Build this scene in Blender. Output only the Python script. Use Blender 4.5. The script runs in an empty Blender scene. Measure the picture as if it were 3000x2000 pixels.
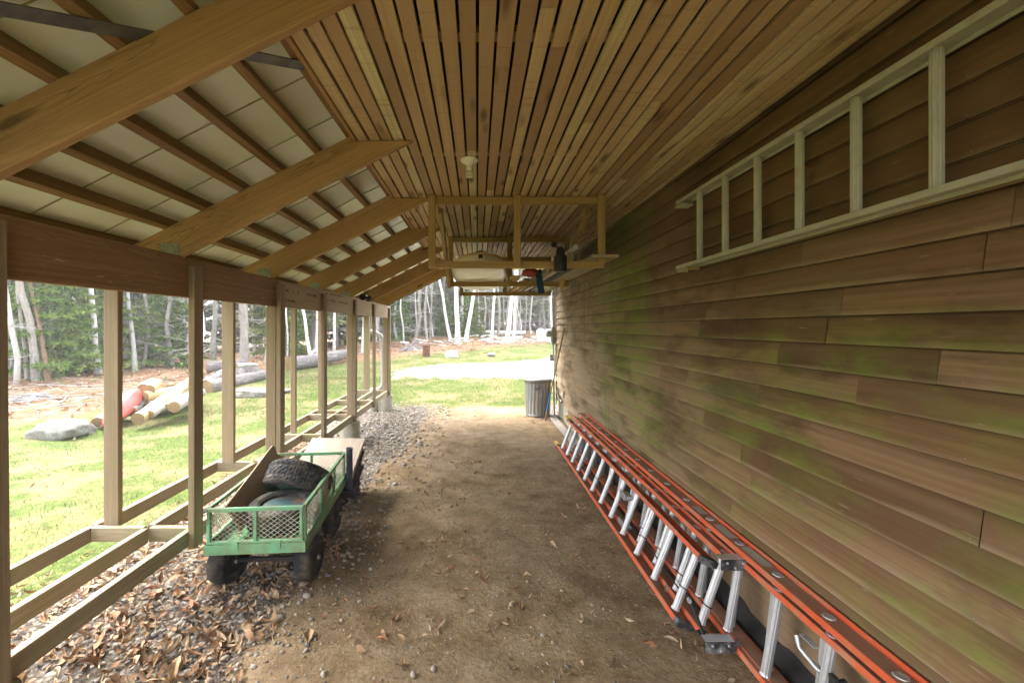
import bpy, math, random
import numpy as np
from mathutils import Vector, Matrix
R = math.radians
random.seed(7)
rng = np.random.default_rng(7)
SC = bpy.context.scene
COL = SC.collection

# ---------------------------------------------------------------- camera, sky, sun, exposure
EYE = 1.6
cam_d = bpy.data.cameras.new('camera'); cam = bpy.data.objects.new('camera', cam_d); COL.objects.link(cam)
cam.location = (0, 0, EYE); cam.rotation_euler = (R(90), 0, 0)
cam_d.sensor_width = 36; cam_d.lens = 16; cam_d.shift_x = 0.034; cam_d.shift_y = -0.014
cam_d.clip_start = 0.05; cam_d.clip_end = 2000
SC.camera = cam
SUN_EL, SUN_AZ = 52, -58          # azimuth measured from +Y towards +X
world = bpy.data.worlds.new('World'); SC.world = world; world.use_nodes = True
wn = world.node_tree; wn.nodes.clear()
sky = wn.nodes.new('ShaderNodeTexSky'); sky.sky_type = 'NISHITA'; sky.sun_disc = False
sky.sun_elevation = R(SUN_EL); sky.sun_rotation = R(SUN_AZ); sky.air_density = 1.0; sky.dust_density = 4.0; sky.ozone_density = 0.6
hs = wn.nodes.new('ShaderNodeHueSaturation'); hs.inputs['Saturation'].default_value = 0.30
bgn = wn.nodes.new('ShaderNodeBackground'); bgn.inputs['Strength'].default_value = 0.15
wo = wn.nodes.new('ShaderNodeOutputWorld')
wn.links.new(sky.outputs[0], hs.inputs['Color']); wn.links.new(hs.outputs[0], bgn.inputs['Color']); wn.links.new(bgn.outputs[0], wo.inputs['Surface'])
sun_d = bpy.data.lights.new('sun', 'SUN'); sun_d.energy = 0.55; sun_d.angle = R(60); sun_d.color = (1, .96, .9)
sun = bpy.data.objects.new('sun', sun_d); COL.objects.link(sun)
_sd = Vector((math.sin(R(SUN_AZ)) * math.cos(R(SUN_EL)), math.cos(R(SUN_AZ)) * math.cos(R(SUN_EL)), math.sin(R(SUN_EL))))
sun.rotation_euler = _sd.to_track_quat('Z', 'Y').to_euler(); sun.location = _sd * 60
SC.view_settings.view_transform = 'Standard'; SC.view_settings.look = 'None'
SC.view_settings.exposure = 3.6; SC.view_settings.gamma = 1
SC.render.engine = 'CYCLES'
cy = SC.cycles
cy.max_bounces = 10; cy.diffuse_bounces = 6; cy.glossy_bounces = 3; cy.transparent_max_bounces = 8
cy.caustics_reflective = False; cy.caustics_refractive = False; cy.sample_clamp_indirect = 8

# ---------------------------------------------------------------- object helpers
def tag(o, label=None, cat=None, group=None, kind=None):
    if label: o['label'] = label
    if cat: o['category'] = cat
    if group: o['group'] = group
    if kind: o['kind'] = kind
    return o
def thing(name, label, cat, loc=(0, 0, 0), group=None, rz=0.0):
    o = bpy.data.objects.new(name, None); COL.objects.link(o)
    o.location = loc; o.rotation_euler = (0, 0, rz); o.empty_display_size = .2
    return tag(o, label, cat, group)
def children(o): return [c for c in COL.objects if c.parent is o]
def copy_tree(o, parent=None):
    c = o.copy(); COL.objects.link(c); c.parent = parent
    for ch in children(o): copy_tree(ch, c)
    return c

class MB:
    """collects geometry of ONE mesh object"""
    def __init__(s): s.v = []; s.f = []; s.uv = []; s.rnd = []; s.sm = []
    def add(s, vs, fs, uvs=None, rnd=None, smooth=False):
        b = len(s.v); s.v += [tuple(p) for p in vs]
        r = random.random() if rnd is None else rnd
        for i, f in enumerate(fs):
            s.f.append(tuple(b + k for k in f))
            s.uv.append(uvs[i] if uvs else [(0, 0)] * len(f))
            s.rnd.append(r); s.sm.append(smooth)
    def beam(s, p0, p1, w, h, up=(0, 0, 1), ch=.003, rnd=None):
        p0 = Vector(p0); p1 = Vector(p1); d = p1 - p0; L = d.length; d.normalize()
        up = Vector(up)
        sd = d.cross(up)
        if sd.length < 1e-4: sd = d.cross(Vector((1, 0, 0)))
        sd.normalize(); u = sd.cross(d)
        a, b = w / 2, h / 2; c = min(ch, a * .6, b * .6)
        sec = [(a, -b + c), (a, b - c), (a - c, b), (-a + c, b), (-a, b - c), (-a, -b + c), (-a + c, -b), (a - c, -b)]
        n = 8; vs = []; per = [0]
        for i in range(n):
            x0, y0 = sec[i]; x1, y1 = sec[(i + 1) % n]; per.append(per[-1] + math.hypot(x1 - x0, y1 - y0))
        for q in (p0, p1):
            for (x, y) in sec: vs.append(q + sd * x + u * y)
        ou, ov = random.uniform(0, 50), random.uniform(0, 50)
        fs = []; uvs = []
        for i in range(n):
            j = (i + 1) % n
            fs.append((i, j, n + j, n + i)); uvs.append([(ou, ov + per[i]), (ou, ov + per[i + 1]), (ou + L, ov + per[i + 1]), (ou + L, ov + per[i])])
        fs.append(tuple(range(n - 1, -1, -1))); uvs.append([(ou + sec[k][0] * .2, ov + sec[k][1]) for k in range(n - 1, -1, -1)])
        fs.append(tuple(range(n, 2 * n))); uvs.append([(ou + sec[k][0] * .2, ov + sec[k][1]) for k in range(n)])
        s.add(vs, fs, uvs, rnd)
    def box(s, x0, x1, y0, y1, z0, z1, ch=.003, rnd=None):
        dx, dy, dz = x1 - x0, y1 - y0, z1 - z0; cx, cyy, cz = (x0 + x1) / 2, (y0 + y1) / 2, (z0 + z1) / 2
        if dy >= dx and dy >= dz: s.beam((cx, y0, cz), (cx, y1, cz), dx, dz, (0, 0, 1), ch, rnd)
        elif dx >= dz: s.beam((x0, cyy, cz), (x1, cyy, cz), dy, dz, (0, 0, 1), ch, rnd)
        else: s.beam((cx, cyy, z0), (cx, cyy, z1), dx, dy, (0, 1, 0), ch, rnd)
    def tube(s, pts, r, seg=8, cap=True, rnd=None, smooth=True, v0=None):
        pts = [Vector(p) for p in pts]; n = len(pts)
        rs = r if isinstance(r, (list, tuple)) else [r] * n
        t = (pts[1] - pts[0]).normalized()
        a = t.cross(Vector((0, 0, 1)))
        if a.length < 1e-3: a = t.cross(Vector((1, 0, 0)))
        a.normalize(); vs = []; L = [0]
        for i in range(1, n): L.append(L[-1] + (pts[i] - pts[i - 1]).length)
        ou, ov = random.uniform(0, 40), random.uniform(0, 40)
        for i in range(n):
            if i == 0: tt = pts[1] - pts[0]
            elif i == n - 1: tt = pts[-1] - pts[-2]
            else: tt = (pts[i + 1] - pts[i]).normalized() + (pts[i] - pts[i - 1]).normalized()
            tt.normalize(); a = (a - tt * a.dot(tt)); a.normalize(); b = tt.cross(a)
            for k in range(seg):
                an = 2 * math.pi * k / seg
                vs.append(pts[i] + (a * math.cos(an) + b * math.sin(an)) * rs[i])
        fs = []; uvs = []
        for i in range(n - 1):
            pr = 2 * math.pi * max(rs[i], rs[i + 1])
            for k in range(seg):
                k2 = (k + 1) % seg
                fs.append((i * seg + k, i * seg + k2, (i + 1) * seg + k2, (i + 1) * seg + k))
                uvs.append([(ou + L[i], ov + pr * k / seg), (ou + L[i], ov + pr * (k + 1) / seg), (ou + L[i + 1], ov + pr * (k + 1) / seg), (ou + L[i + 1], ov + pr * k / seg)])
        s.add(vs, fs, uvs, rnd, smooth)
        if cap:
            for idx, rev in ((0, True), (n - 1, False)):
                ring = [vs[idx * seg + k] for k in range(seg)]
                s.add(ring, [tuple(reversed(range(seg))) if rev else tuple(range(seg))],
                      [[(ou, ov)] * seg], rnd, False)
    def lathe(s, prof, seg=24, o=(0, 0, 0), ax=(0, 0, 1), flute=None, smooth=True, rnd=None):
        o = Vector(o); ax = Vector(ax).normalized()
        q = Vector((0, 0, 1)).rotation_difference(ax); n = len(prof); vs = []
        for (r, z) in prof:
            for k in range(seg):
                an = 2 * math.pi * k / seg; rr = r * (flute(an, z) if flute else 1)
                vs.append(o + q @ Vector((rr * math.cos(an), rr * math.sin(an), z)))
        fs = []; uvs = []
        for i in range(n - 1):
            for k in range(seg):
                k2 = (k + 1) % seg
                fs.append((i * seg + k, i * seg + k2, (i + 1) * seg + k2, (i + 1) * seg + k))
                uvs.append([(i / n, k / seg), (i / n, (k + 1) / seg), ((i + 1) / n, (k + 1) / seg), ((i + 1) / n, k / seg)])
        s.add(vs, fs, uvs, rnd, smooth)
        if prof[0][0] > 1e-5: s.add(vs[:seg], [tuple(reversed(range(seg)))], None, rnd)
        if prof[-1][0] > 1e-5: s.add(vs[-seg:], [tuple(range(seg))], None, rnd)
    def extrude(s, poly, y0, y1, rnd=None):
        """polygon of (x, z) extruded along y"""
        n = len(poly); vs = [(x, y0, z) for x, z in poly] + [(x, y1, z) for x, z in poly]
        ou = random.uniform(0, 30)
        fs = [(i, (i + 1) % n, n + (i + 1) % n, n + i) for i in range(n)]
        uvs = [[(ou + y0, i * .05), (ou + y0, i * .05 + .05), (ou + y1, i * .05 + .05), (ou + y1, i * .05)] for i in range(n)]
        fs += [tuple(reversed(range(n))), tuple(range(n, 2 * n))]; uvs += [[(0, 0)] * n] * 2
        s.add(vs, fs, uvs, rnd)
    def blob(s, o, rx, ry, rz, seg=20, rings=12, amp=.15, freq=2.0, seed=0, flat=0, pw=1.0):
        o = Vector(o); rr = random.Random(seed)
        ks = [(Vector((rr.gauss(0, 1), rr.gauss(0, 1), rr.gauss(0, 1))) * freq, rr.uniform(0, 6.28)) for _ in range(9)]
        vs = []
        for i in range(rings + 1):
            th = math.pi * i / rings
            for k in range(seg):
                ph = 2 * math.pi * k / seg
                d = Vector((math.sin(th) * math.cos(ph), math.sin(th) * math.sin(ph), math.cos(th)))
                m = 1 + amp * sum(math.sin(d.dot(w) + p) for w, p in ks) / 3
                m *= 1 + amp * .3 * sum(math.sin(d.dot(w) * 3.1 + p * 2) for w, p in ks) / 3
                if pw != 1: d = Vector([math.copysign(abs(c) ** pw, c) for c in d])
                z = d.z * rz * m
                if flat: z = max(z, -flat * rz)
                vs.append(o + Vector((d.x * rx * m, d.y * ry * m, z)))
        fs = []
        for i in range(rings):
            for k in range(seg):
                k2 = (k + 1) % seg
                fs.append((i * seg + k, (i + 1) * seg + k, (i + 1) * seg + k2, i * seg + k2))
        s.add(vs, fs, None, None, True)
    def build(s, name, mat, parent=None, solid=None):
        me = bpy.data.meshes.new(name)
        vs = s.v
        o = bpy.data.objects.new(name, me)
        off = None
        if parent is not None:
            off = Vector((0, 0, 0)); p = parent
            while p is not None: off += p.location; p = p.parent
            if getattr(s, 'local', False): off = Vector((0, 0, 0))
            vs = [(x - off.x, y - off.y, z - off.z) for x, y, z in vs]
        me.from_pydata(vs, [], s.f)
        me.materials.append(mat)
        ul = me.uv_layers.new(name='UVMap')
        ul.data.foreach_set('uv', np.array([c for u in s.uv for p in u for c in p], dtype=np.float32))
        at = me.attributes.new('rnd', 'FLOAT', 'FACE'); at.data.foreach_set('value', np.array(s.rnd, dtype=np.float32))
        me.polygons.foreach_set('use_smooth', np.array(s.sm, dtype=bool))
        me.update()
        COL.objects.link(o)
        if parent is not None: o.parent = parent
        if solid:
            m = o.modifiers.new('thickness', 'SOLIDIFY'); m.thickness = solid; m.offset = 0
        return o

def mesh_np(name, v, f, mat, parent=None, rnd=None, smooth=False):
    """numpy mesh: v (n,3), f (m,k)"""
    me = bpy.data.meshes.new(name); k = f.shape[1]
    me.vertices.add(len(v)); me.vertices.foreach_set('co', v.astype(np.float32).ravel())
    me.loops.add(f.size); me.loops.foreach_set('vertex_index', f.astype(np.int32).ravel())
    me.polygons.add(len(f)); me.polygons.foreach_set('loop_start', (np.arange(len(f)) * k).astype(np.int32))
    me.polygons.foreach_set('loop_total', np.full(len(f), k, dtype=np.int32))
    me.polygons.foreach_set('use_smooth', np.full(len(f), smooth, dtype=bool))
    if rnd is not None:
        at = me.attributes.new('rnd', 'FLOAT', 'FACE'); at.data.foreach_set('value', rnd.astype(np.float32))
    me.materials.append(mat); me.update(calc_edges=True); me.validate()
    o = bpy.data.objects.new(name, me); COL.objects.link(o)
    if parent is not None: o.parent = parent
    return o

# ---------------------------------------------------------------- materials
class NT:
    def __init__(s, name, rough=.7, spec=.3, metal=0):
        s.m = bpy.data.materials.new(name); s.m.use_nodes = True; s.t = s.m.node_tree; s.t.nodes.clear()
        s.out = s.t.nodes.new('ShaderNodeOutputMaterial'); s.b = s.t.nodes.new('ShaderNodeBsdfPrincipled')
        s.t.links.new(s.b.outputs[0], s.out.inputs['Surface'])
        s.b.inputs['Roughness'].default_value = rough; s.b.inputs['Metallic'].default_value = metal
        s.b.inputs['Specular IOR Level'].default_value = spec
    def n(s, t, **kw):
        q = s.t.nodes.new(t)
        for k, v in kw.items(): setattr(q, k, v)
        return q
    def l(s, a, b): s.t.links.new(a, b)
    def coord(s, kind, scale=(1, 1, 1), loc=(0, 0, 0)):
        c = s.n('ShaderNodeTexCoord'); mp = s.n('ShaderNodeMapping')
        mp.inputs['Scale'].default_value = scale; mp.inputs['Location'].default_value = loc
        s.l(c.outputs[kind], mp.inputs['Vector']); return mp.outputs[0]
    def geo(s, scale=(1, 1, 1)):
        c = s.n('ShaderNodeNewGeometry'); mp = s.n('ShaderNodeMapping'); mp.inputs['Scale'].default_value = scale
        s.l(c.outputs['Position'], mp.inputs['Vector']); return mp.outputs[0]
    def noise(s, vec, scale=1.0, detail=4, rough=.55, dist=0.0):
        q = s.n('ShaderNodeTexNoise'); q.inputs['Scale'].default_value = scale; q.inputs['Detail'].default_value = detail
        q.inputs['Roughness'].default_value = rough; q.inputs['Distortion'].default_value = dist
        if vec: s.l(vec, q.inputs['Vector'])
        return q.outputs['Fac']
    def ramp(s, fac, stops):
        q = s.n('ShaderNodeValToRGB'); e = q.color_ramp.elements
        while len(e) < len(stops): e.new(.5)
        for i, (p, c) in enumerate(stops):
            e[i].position = p; e[i].color = (c, c, c, 1) if isinstance(c, (int, float)) else (*c, 1)
        s.l(fac, q.inputs['Fac']); return q.outputs['Color']
    def mix(s, fac, a, b, mode='MIX'):
        q = s.n('ShaderNodeMix', data_type='RGBA', blend_type=mode)
        for sock, val in ((q.inputs[0], fac), (q.inputs[6], a), (q.inputs[7], b)):
            if isinstance(val, (int, float)): sock.default_value = val
            elif isinstance(val, tuple): sock.default_value = (*val, 1)
            else: s.l(val, sock)
        return q.outputs[2]
    def math(s, op, a, b=0.0, clamp=False):
        q = s.n('ShaderNodeMath', operation=op); q.use_clamp = clamp
        for sock, val in ((q.inputs[0], a), (q.inputs[1], b)):
            if isinstance(val, (int, float)): sock.default_value = val
            else: s.l(val, sock)
        return q.outputs[0]
    def attr(s, name):
        q = s.n('ShaderNodeAttribute'); q.attribute_name = name; return q.outputs['Fac']
    def orand(s): return s.n('ShaderNodeObjectInfo').outputs['Random']
    def color(s, c):
        if isinstance(c, tuple): s.b.inputs['Base Color'].default_value = (*c, 1)
        else: s.l(c, s.b.inputs['Base Color'])
    def bump(s, h, strength=.3, dist=.01):
        q = s.n('ShaderNodeBump'); q.inputs['Strength'].default_value = strength; q.inputs['Distance'].default_value = dist
        s.l(h, q.inputs['Height']); s.l(q.outputs[0], s.b.inputs['Normal'])
    def rough(s, r): s.l(r, s.b.inputs['Roughness'])

def wood(name, light, dark, knot=.5, green=0.0, grey=0.0, vary=.25, rough=.7, specks=0.0, ring=.35):
    t = NT(name, rough, .25)
    uv = t.coord('UV', (1.1, 55, 1)); g1 = t.noise(uv, 1.0, 6, .6, .3)
    uv2 = t.coord('UV', (.75, 11, 1)); g2 = t.noise(uv2, 1.0, 3, .5, 1.2)
    wv = t.n('ShaderNodeMath', operation='SINE'); t.l(t.math('MULTIPLY', g2, 70.0), wv.inputs[0])
    rings = t.math('MULTIPLY_ADD', wv.outputs[0], .5); t.t.nodes[-1].inputs[2].default_value = .5
    lines = t.math('MULTIPLY', t.math('POWER', rings, 5.0), t.ramp(t.noise(t.coord('UV', (.5, 4, 1), (9, 4, 0)), 1.0, 2), [(.38, 0.0), (.6, 1.0)]))
    f = t.math('ADD', t.math('MULTIPLY', t.ramp(g1, [(.3, 0.0), (.7, 1.0)]), .6), t.math('MULTIPLY', rings, .22))
    c = t.ramp(f, [(.28, dark), (.75, light)])
    # broad tone per object and along the board
    br = t.noise(t.coord('UV', (.9, 2.5, 1)), 1.0, 2)
    c = t.mix(t.math('MULTIPLY', br, .55), c, dark)
    v = t.math('ADD', t.math('MULTIPLY', t.attr('rnd'), vary), t.math('MULTIPLY', t.orand(), vary))
    c = t.mix(1.0, c, t.ramp(v, [(0, 1.12), (vary * 2, 1 - vary)]), 'MULTIPLY')
    if ring: c = t.mix(t.math('MULTIPLY', lines, ring), c, tuple(x * .5 for x in dark))
    if knot:
        vo = t.n('ShaderNodeTexVoronoi'); vo.inputs['Scale'].default_value = 1.0
        nz = t.n('ShaderNodeTexNoise'); nz.inputs['Scale'].default_value = 14
        base = t.coord('UV', (1.9, 6.5, 1)); t.l(t.coord('UV', (1, 1, 1)), nz.inputs['Vector'])
        ad = t.n('ShaderNodeMix', data_type='VECTOR'); ad.inputs[0].default_value = .06
        t.l(base, ad.inputs[4]); t.l(nz.outputs['Color'], ad.inputs[5]); t.l(ad.outputs[1], vo.inputs['Vector'])
        kn = t.ramp(vo.outputs['Distance'], [(.0, .8), (.06, 1.0), (.11, .45), (.16, .0)])
        sep = t.n('ShaderNodeSeparateColor'); t.l(vo.outputs['Color'], sep.inputs[0])
        on = t.math('GREATER_THAN', sep.outputs[0], 1 - knot)
        c = t.mix(t.math('MULTIPLY', t.math('MULTIPLY', kn, on), .9), c, tuple(x * .30 for x in dark))
    if specks:
        sp = t.noise(t.coord('UV', (9, 60, 1)), 1.0, 2, .5)
        sp2 = t.noise(t.coord('UV', (1.3, 4, 1)), 1.0, 2)
        m = t.math('MULTIPLY', t.ramp(sp, [(.65, 0.0), (.71, .8)]), t.ramp(sp2, [(.42, 0.0), (.58, 1.0)]))
        c = t.mix(t.math('MULTIPLY', m, specks), c, (.5, .42, .33))
    if green:
        gn = t.noise(t.geo((1.6, 1.6, 1.6)), 1.0, 4, .6)
        c = t.mix(t.math('MULTIPLY', t.ramp(gn, [(.5, 0.0), (.68, 1.0)]), green), c, (.13, .17, .035))
    if grey:
        gn = t.noise(t.coord('UV', (2.5, 14, 1)), 1.0, 4, .6)
        c = t.mix(t.math('MULTIPLY', gn, grey), c, (.30, .28, .25))
    t.color(c)
    h = t.math('ADD', t.math('MULTIPLY', g1, 1.0), t.math('MULTIPLY', rings, .3))
    t.bump(h, .35, .004)
    return t.m

def plain(name, col, rough=.5, metal=0, spec=.4, var=.2, scale=8, dirt=None, dirt_amt=.5, bump=0.0):
    t = NT(name, rough, spec, metal)
    nz = t.noise(t.coord('Object', (scale,) * 3), 1.0, 5, .6)
    c = t.mix(nz, tuple(x * (1 - var) for x in col), tuple(min(1, x * (1 + var)) for x in col))
    if dirt:
        d2 = t.noise(t.coord('Object', (scale * .5,) * 3, (3, 1, 7)), 1.0, 6, .65)
        c = t.mix(t.math('MULTIPLY', t.ramp(d2, [(.45, 0.0), (.65, 1.0)]), dirt_amt), c, dirt)
    t.color(c)
    t.rough(t.math('ADD', t.math('MULTIPLY', nz, .3), rough - .15, True))
    if bump: t.bump(nz, bump, .01)
    return t.m

M = {}
M['rafter'] = wood('rafter_pine', (.53, .355, .17), (.38, .235, .10), knot=.75, vary=.12, ring=.8)
M['purlin'] = wood('purlin_wood', (.42, .275, .135), (.25, .15, .068), knot=.4, vary=.22)
M['header'] = wood('header_brown', (.40, .255, .14), (.25, .145, .075), knot=.4, specks=.9, vary=.1, ring=.5)
M['header_pale'] = wood('header_pale', (.46, .36, .25), (.32, .235, .15), knot=.35, grey=.35, vary=.08, specks=.2)
M['stud'] = wood('stud_wood', (.36, .275, .17), (.235, .165, .09), knot=.35, green=.35, grey=.2, vary=.16)
M['sill'] = wood('sill_wood', (.40, .33, .215), (.26, .20, .115), knot=.3, green=.6, grey=.3, vary=.16)
M['rack'] = wood('rack_wood', (.52, .37, .17), (.37, .24, .095), knot=.3, vary=.15)
M['lumber'] = wood('lumber', (.48, .40, .26), (.32, .24, .14), knot=.4, green=.15, grey=.3, vary=.25)
M['plywood'] = wood('weathered_plywood', (.56, .47, .37), (.36, .28, .20), knot=0, grey=.55, vary=.1, rough=.85)
M['ply_brown'] = wood('brown_board', (.31, .21, .13), (.22, .145, .085), knot=0, vary=.1, specks=.2)
M['dark_board'] = wood('dark_board', (.085, .075, .07), (.045, .04, .038), knot=0, vary=.2)
M['grey_plank'] = wood('grey_plank', (.45, .42, .37), (.33, .29, .25), knot=.2, grey=.6, vary=.1)

def m_ceiling():
    t = NT('ceiling_slats', .65, .25)
    g1 = t.noise(t.coord('UV', (1.0, 60, 1)), 1.0, 6, .6)
    r = t.attr('rnd')
    base = t.ramp(r, [(0, (.29, .185, .10)), (.3, (.45, .31, .165)), (.7, (.58, .44, .245)), (1, (.64, .565, .32))])
    c = t.mix(t.ramp(g1, [(.34, .5), (.64, 0.0)]), base, (.32, .19, .085))
    br = t.noise(t.coord('UV', (1.2, 2, 1)), 1.0, 3)
    c = t.mix(t.ramp(br, [(.45, 0.0), (.8, .6)]), c, (.34, .205, .095))
    vo = t.n('ShaderNodeTexVoronoi'); vo.inputs['Scale'].default_value = 1
    t.l(t.coord('UV', (2.6, 11, 1)), vo.inputs['Vector'])
    sep = t.n('ShaderNodeSeparateColor'); t.l(vo.outputs['Color'], sep.inputs[0])
    kn = t.math('MULTIPLY', t.ramp(vo.outputs['Distance'], [(0, .8), (.10, 1.0), (.2, .4), (.3, 0.0)]), t.math('GREATER_THAN', sep.outputs[0], .45))
    c = t.mix(t.math('MULTIPLY', kn, .85), c, (.10, .05, .022))
    # mill marks across the slats
    mk = t.noise(t.coord('UV', (45, 1.5, 1)), 1.0, 2)
    c = t.mix(t.ramp(mk, [(.58, 0.0), (.72, .5)]), c, (.26, .155, .07))
    t.color(c); t.bump(g1, .3, .003); return t.m
M['ceiling'] = m_ceiling()

def m_siding():
    t = NT('clapboard', .75, .2)
    g1 = t.noise(t.coord('UV', (1.2, 70, 1)), 1.0, 6, .65)
    r = t.attr('rnd')
    base = t.ramp(r, [(0, (.105, .056, .027)), (.15, (.185, .102, .050)), (.6, (.235, .138, .070)), (1, (.285, .185, .102))])
    c = t.mix(t.ramp(g1, [(.36, .5), (.62, .0)]), base, (.10, .056, .03))
    g3 = t.noise(t.coord('UV', (.45, 7, 1)), 1.0, 4, .6)
    c = t.mix(t.ramp(g3, [(.46, 0.0), (.70, .3)]), c, (.34, .245, .155))
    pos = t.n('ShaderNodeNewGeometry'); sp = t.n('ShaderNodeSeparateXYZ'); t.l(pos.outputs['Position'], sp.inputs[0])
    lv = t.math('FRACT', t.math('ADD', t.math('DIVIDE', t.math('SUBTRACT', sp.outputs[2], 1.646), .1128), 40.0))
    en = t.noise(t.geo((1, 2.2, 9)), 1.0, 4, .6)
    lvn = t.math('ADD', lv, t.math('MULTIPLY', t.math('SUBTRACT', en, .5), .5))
    c = t.mix(t.ramp(lvn, [(.55, 0.0), (.95, .55)]), c, (.115, .062, .03))      # shade under the lap above, painted as a darker brown band
    c = t.mix(t.ramp(lvn, [(.0, .42), (.16, 0.0)]), c, (.40, .31, .20))          # worn lower edge, paled further to set off the painted lap shade
    c = t.mix(t.ramp(t.math('DIVIDE', sp.outputs[2], 3.0), [(.60, 0.0), (.74, .6)]), c, (.125, .064, .026))   # darker, redder brown towards the upper boards
    # silvered wood towards the open far end of the wall
    wz = t.noise(t.geo((1, .8, 2.0)), 1.0, 4, .6)
    far = t.math('MULTIPLY', t.ramp(t.math('DIVIDE', sp.outputs[1], 9.0), [(.28, 0.0), (.85, .85)]), t.ramp(wz, [(.3, .35), (.65, 1.0)]))
    c = t.mix(far, c, (.42, .34, .24))
    # black water stains, running along and down the boards
    def shifted(scale, k):
        q = t.n('ShaderNodeVectorMath', operation='ADD'); cb_ = t.n('ShaderNodeCombineXYZ')
        t.l(t.math('MULTIPLY', r, k), cb_.inputs[1]); t.l(t.math('MULTIPLY', r, k * 1.7), cb_.inputs[0])
        t.l(t.geo(scale), q.inputs[0]); t.l(cb_.outputs[0], q.inputs[1]); return q.outputs[0]
    st = t.math('ADD', t.math('MULTIPLY', t.noise(t.geo((1, .9, 2.2)), 1.0, 5, .62, .3), .5), t.math('MULTIPLY', t.noise(shifted((1, 1.1, 5), 14.0), 1.0, 5, .65, .3), .5))
    c = t.mix(t.ramp(st, [(.48, 0.0), (.60, .75)]), c, (.060, .032, .016))
    sv = t.noise(t.geo((1, 5.5, .35)), 1.0, 4, .6)
    c = t.mix(t.math('MULTIPLY', t.ramp(sv, [(.52, 0.0), (.7, .55)]), t.ramp(t.math('DIVIDE', sp.outputs[1], 9.0), [(.3, 0.0), (.5, 1.0)])), c, (.13, .085, .05))
    # green algae: low near the camera and a band in the middle
    ga = t.math('ADD', t.math('MULTIPLY', t.noise(t.geo((1, 1.1, 1.5)), 1.0, 5, .62, .3), .6), t.math('MULTIPLY', t.noise(shifted((1, 1.6, 4), 9.0), 1.0, 5, .65, .3), .4))
    gb = t.noise(t.geo((1, 3.0, 18)), 1.0, 3, .5)
    band1 = t.math('MULTIPLY', t.ramp(sp.outputs[2], [(.45, .9), (1.0, 1.0), (1.0, 1.0)]), t.ramp(t.math('DIVIDE', sp.outputs[2], 3.0), [(.12, .5), (.3, 1.0), (.5, .85), (.58, .12)]))
    low = t.math('MULTIPLY', t.ramp(ga, [(.43, 0.0), (.55, 1.0)]), band1)
    gy = t.ramp(t.math('DIVIDE', sp.outputs[1], 9.0), [(.08, .75), (.2, 1.0), (.32, .35), (.37, .15), (.44, .8), (.56, .8), (.63, .15), (.8, .1)])
    mid = t.math('MULTIPLY', t.ramp(t.noise(t.geo((1, 1.8, .5)), 1.0, 4, .6), [(.42, 0.0), (.62, .9)]), t.ramp(t.math('DIVIDE', sp.outputs[1], 9.0), [(.40, 0.0), (.46, 1.0), (.58, 1.0), (.66, 0.0)]))
    gr = t.math('MAXIMUM', t.math('MULTIPLY', low, gy), mid)
    gr = t.math('MULTIPLY', t.math('MULTIPLY', gr, t.ramp(gb, [(.3, .5), (.6, 1.0)])), t.ramp(lvn, [(.1, 1.0), (.8, .35)]))
    c = t.mix(t.math('MULTIPLY', gr, .88), c, (.15, .25, .02))
    c = t.mix(t.ramp(lv, [(.93, 0.0), (.97, .85)]), c, (.045, .026, .014))       # lap shadow painted as a dark line along the joint
    # pale scuffs along the grain
    sc = t.noise(t.coord('UV', (7, 75, 1)), 1.0, 2)
    c = t.mix(t.ramp(sc, [(.69, 0.0), (.76, .4)]), c, (.38, .29, .20))
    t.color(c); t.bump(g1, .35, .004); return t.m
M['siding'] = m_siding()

def m_roof():
    t = NT('roof_panel_white', .38, .45)
    n1 = t.noise(t.geo((.8, .8, .8)), 1.0, 3)
    c = t.mix(n1, (.60, .65, .50), (.70, .75, .62))
    t.color(c); return t.m
M['roof'] = m_roof()
M['seam'] = plain('roof_seam', (.28, .29, .16), .5)
M['gap'] = plain('dark_gap', (.02, .014, .01), .9)
M['concrete'] = plain('concrete', (.42, .39, .33), .9, var=.25, scale=9, dirt=(.22, .23, .10), dirt_amt=.7, bump=.3)
M['galv'] = plain('galvanised', (.25, .255, .255), .45, metal=.6, var=.15, scale=14, dirt=(.30, .29, .27), dirt_amt=.4)
M['tie'] = plain('tie_plate', (.30, .33, .26), .5, metal=.6, var=.5, scale=60, dirt=(.07, .07, .06))
M['iron'] = plain('dark_iron', (.13, .135, .14), .55, metal=.6, var=.5, scale=25, dirt=(.32, .31, .28), dirt_amt=.4)
M['alu'] = plain('aluminium', (.50, .50, .51), .38, metal=.55, var=.1, scale=18, dirt=(.45, .42, .37), dirt_amt=.35)
M['alu_paint'] = plain('painted_ladder', (.41, .40, .30), .6, var=.12, scale=22, dirt=(.30, .27, .18), dirt_amt=.55)
M['orange'] = plain('orange_fibreglass', (.55, .095, .035), .5, var=.14, scale=14, dirt=(.36, .20, .12), dirt_amt=.75)
M['orange_old'] = plain('faded_orange', (.60, .22, .06), .6, var=.15, scale=14, dirt=(.38, .2, .1), dirt_amt=.4)
def m_web():
    t = NT('dusty_rail', .8, .2)
    n1 = t.noise(t.geo((9, 2.5, 9)), 1.0, 6, .65)
    c = t.ramp(n1, [(.3, (.40, .13, .065)), (.5, (.32, .175, .11)), (.7, (.36, .25, .17))])
    t.color(c); return t.m
M['web'] = m_web()
M['rubber'] = plain('black_rubber', (.022, .022, .023), .8, var=.5, scale=26, dirt=(.16, .125, .085), dirt_amt=.6, bump=.2)
M['black'] = plain('black_plastic', (.02, .018, .017), .6, var=.3, dirt=(.05, .045, .04))
M['scuffed'] = plain('scuffed_black', (.025, .025, .027), .6, var=.4, scale=30, dirt=(.45, .45, .45), dirt_amt=.45)
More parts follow.
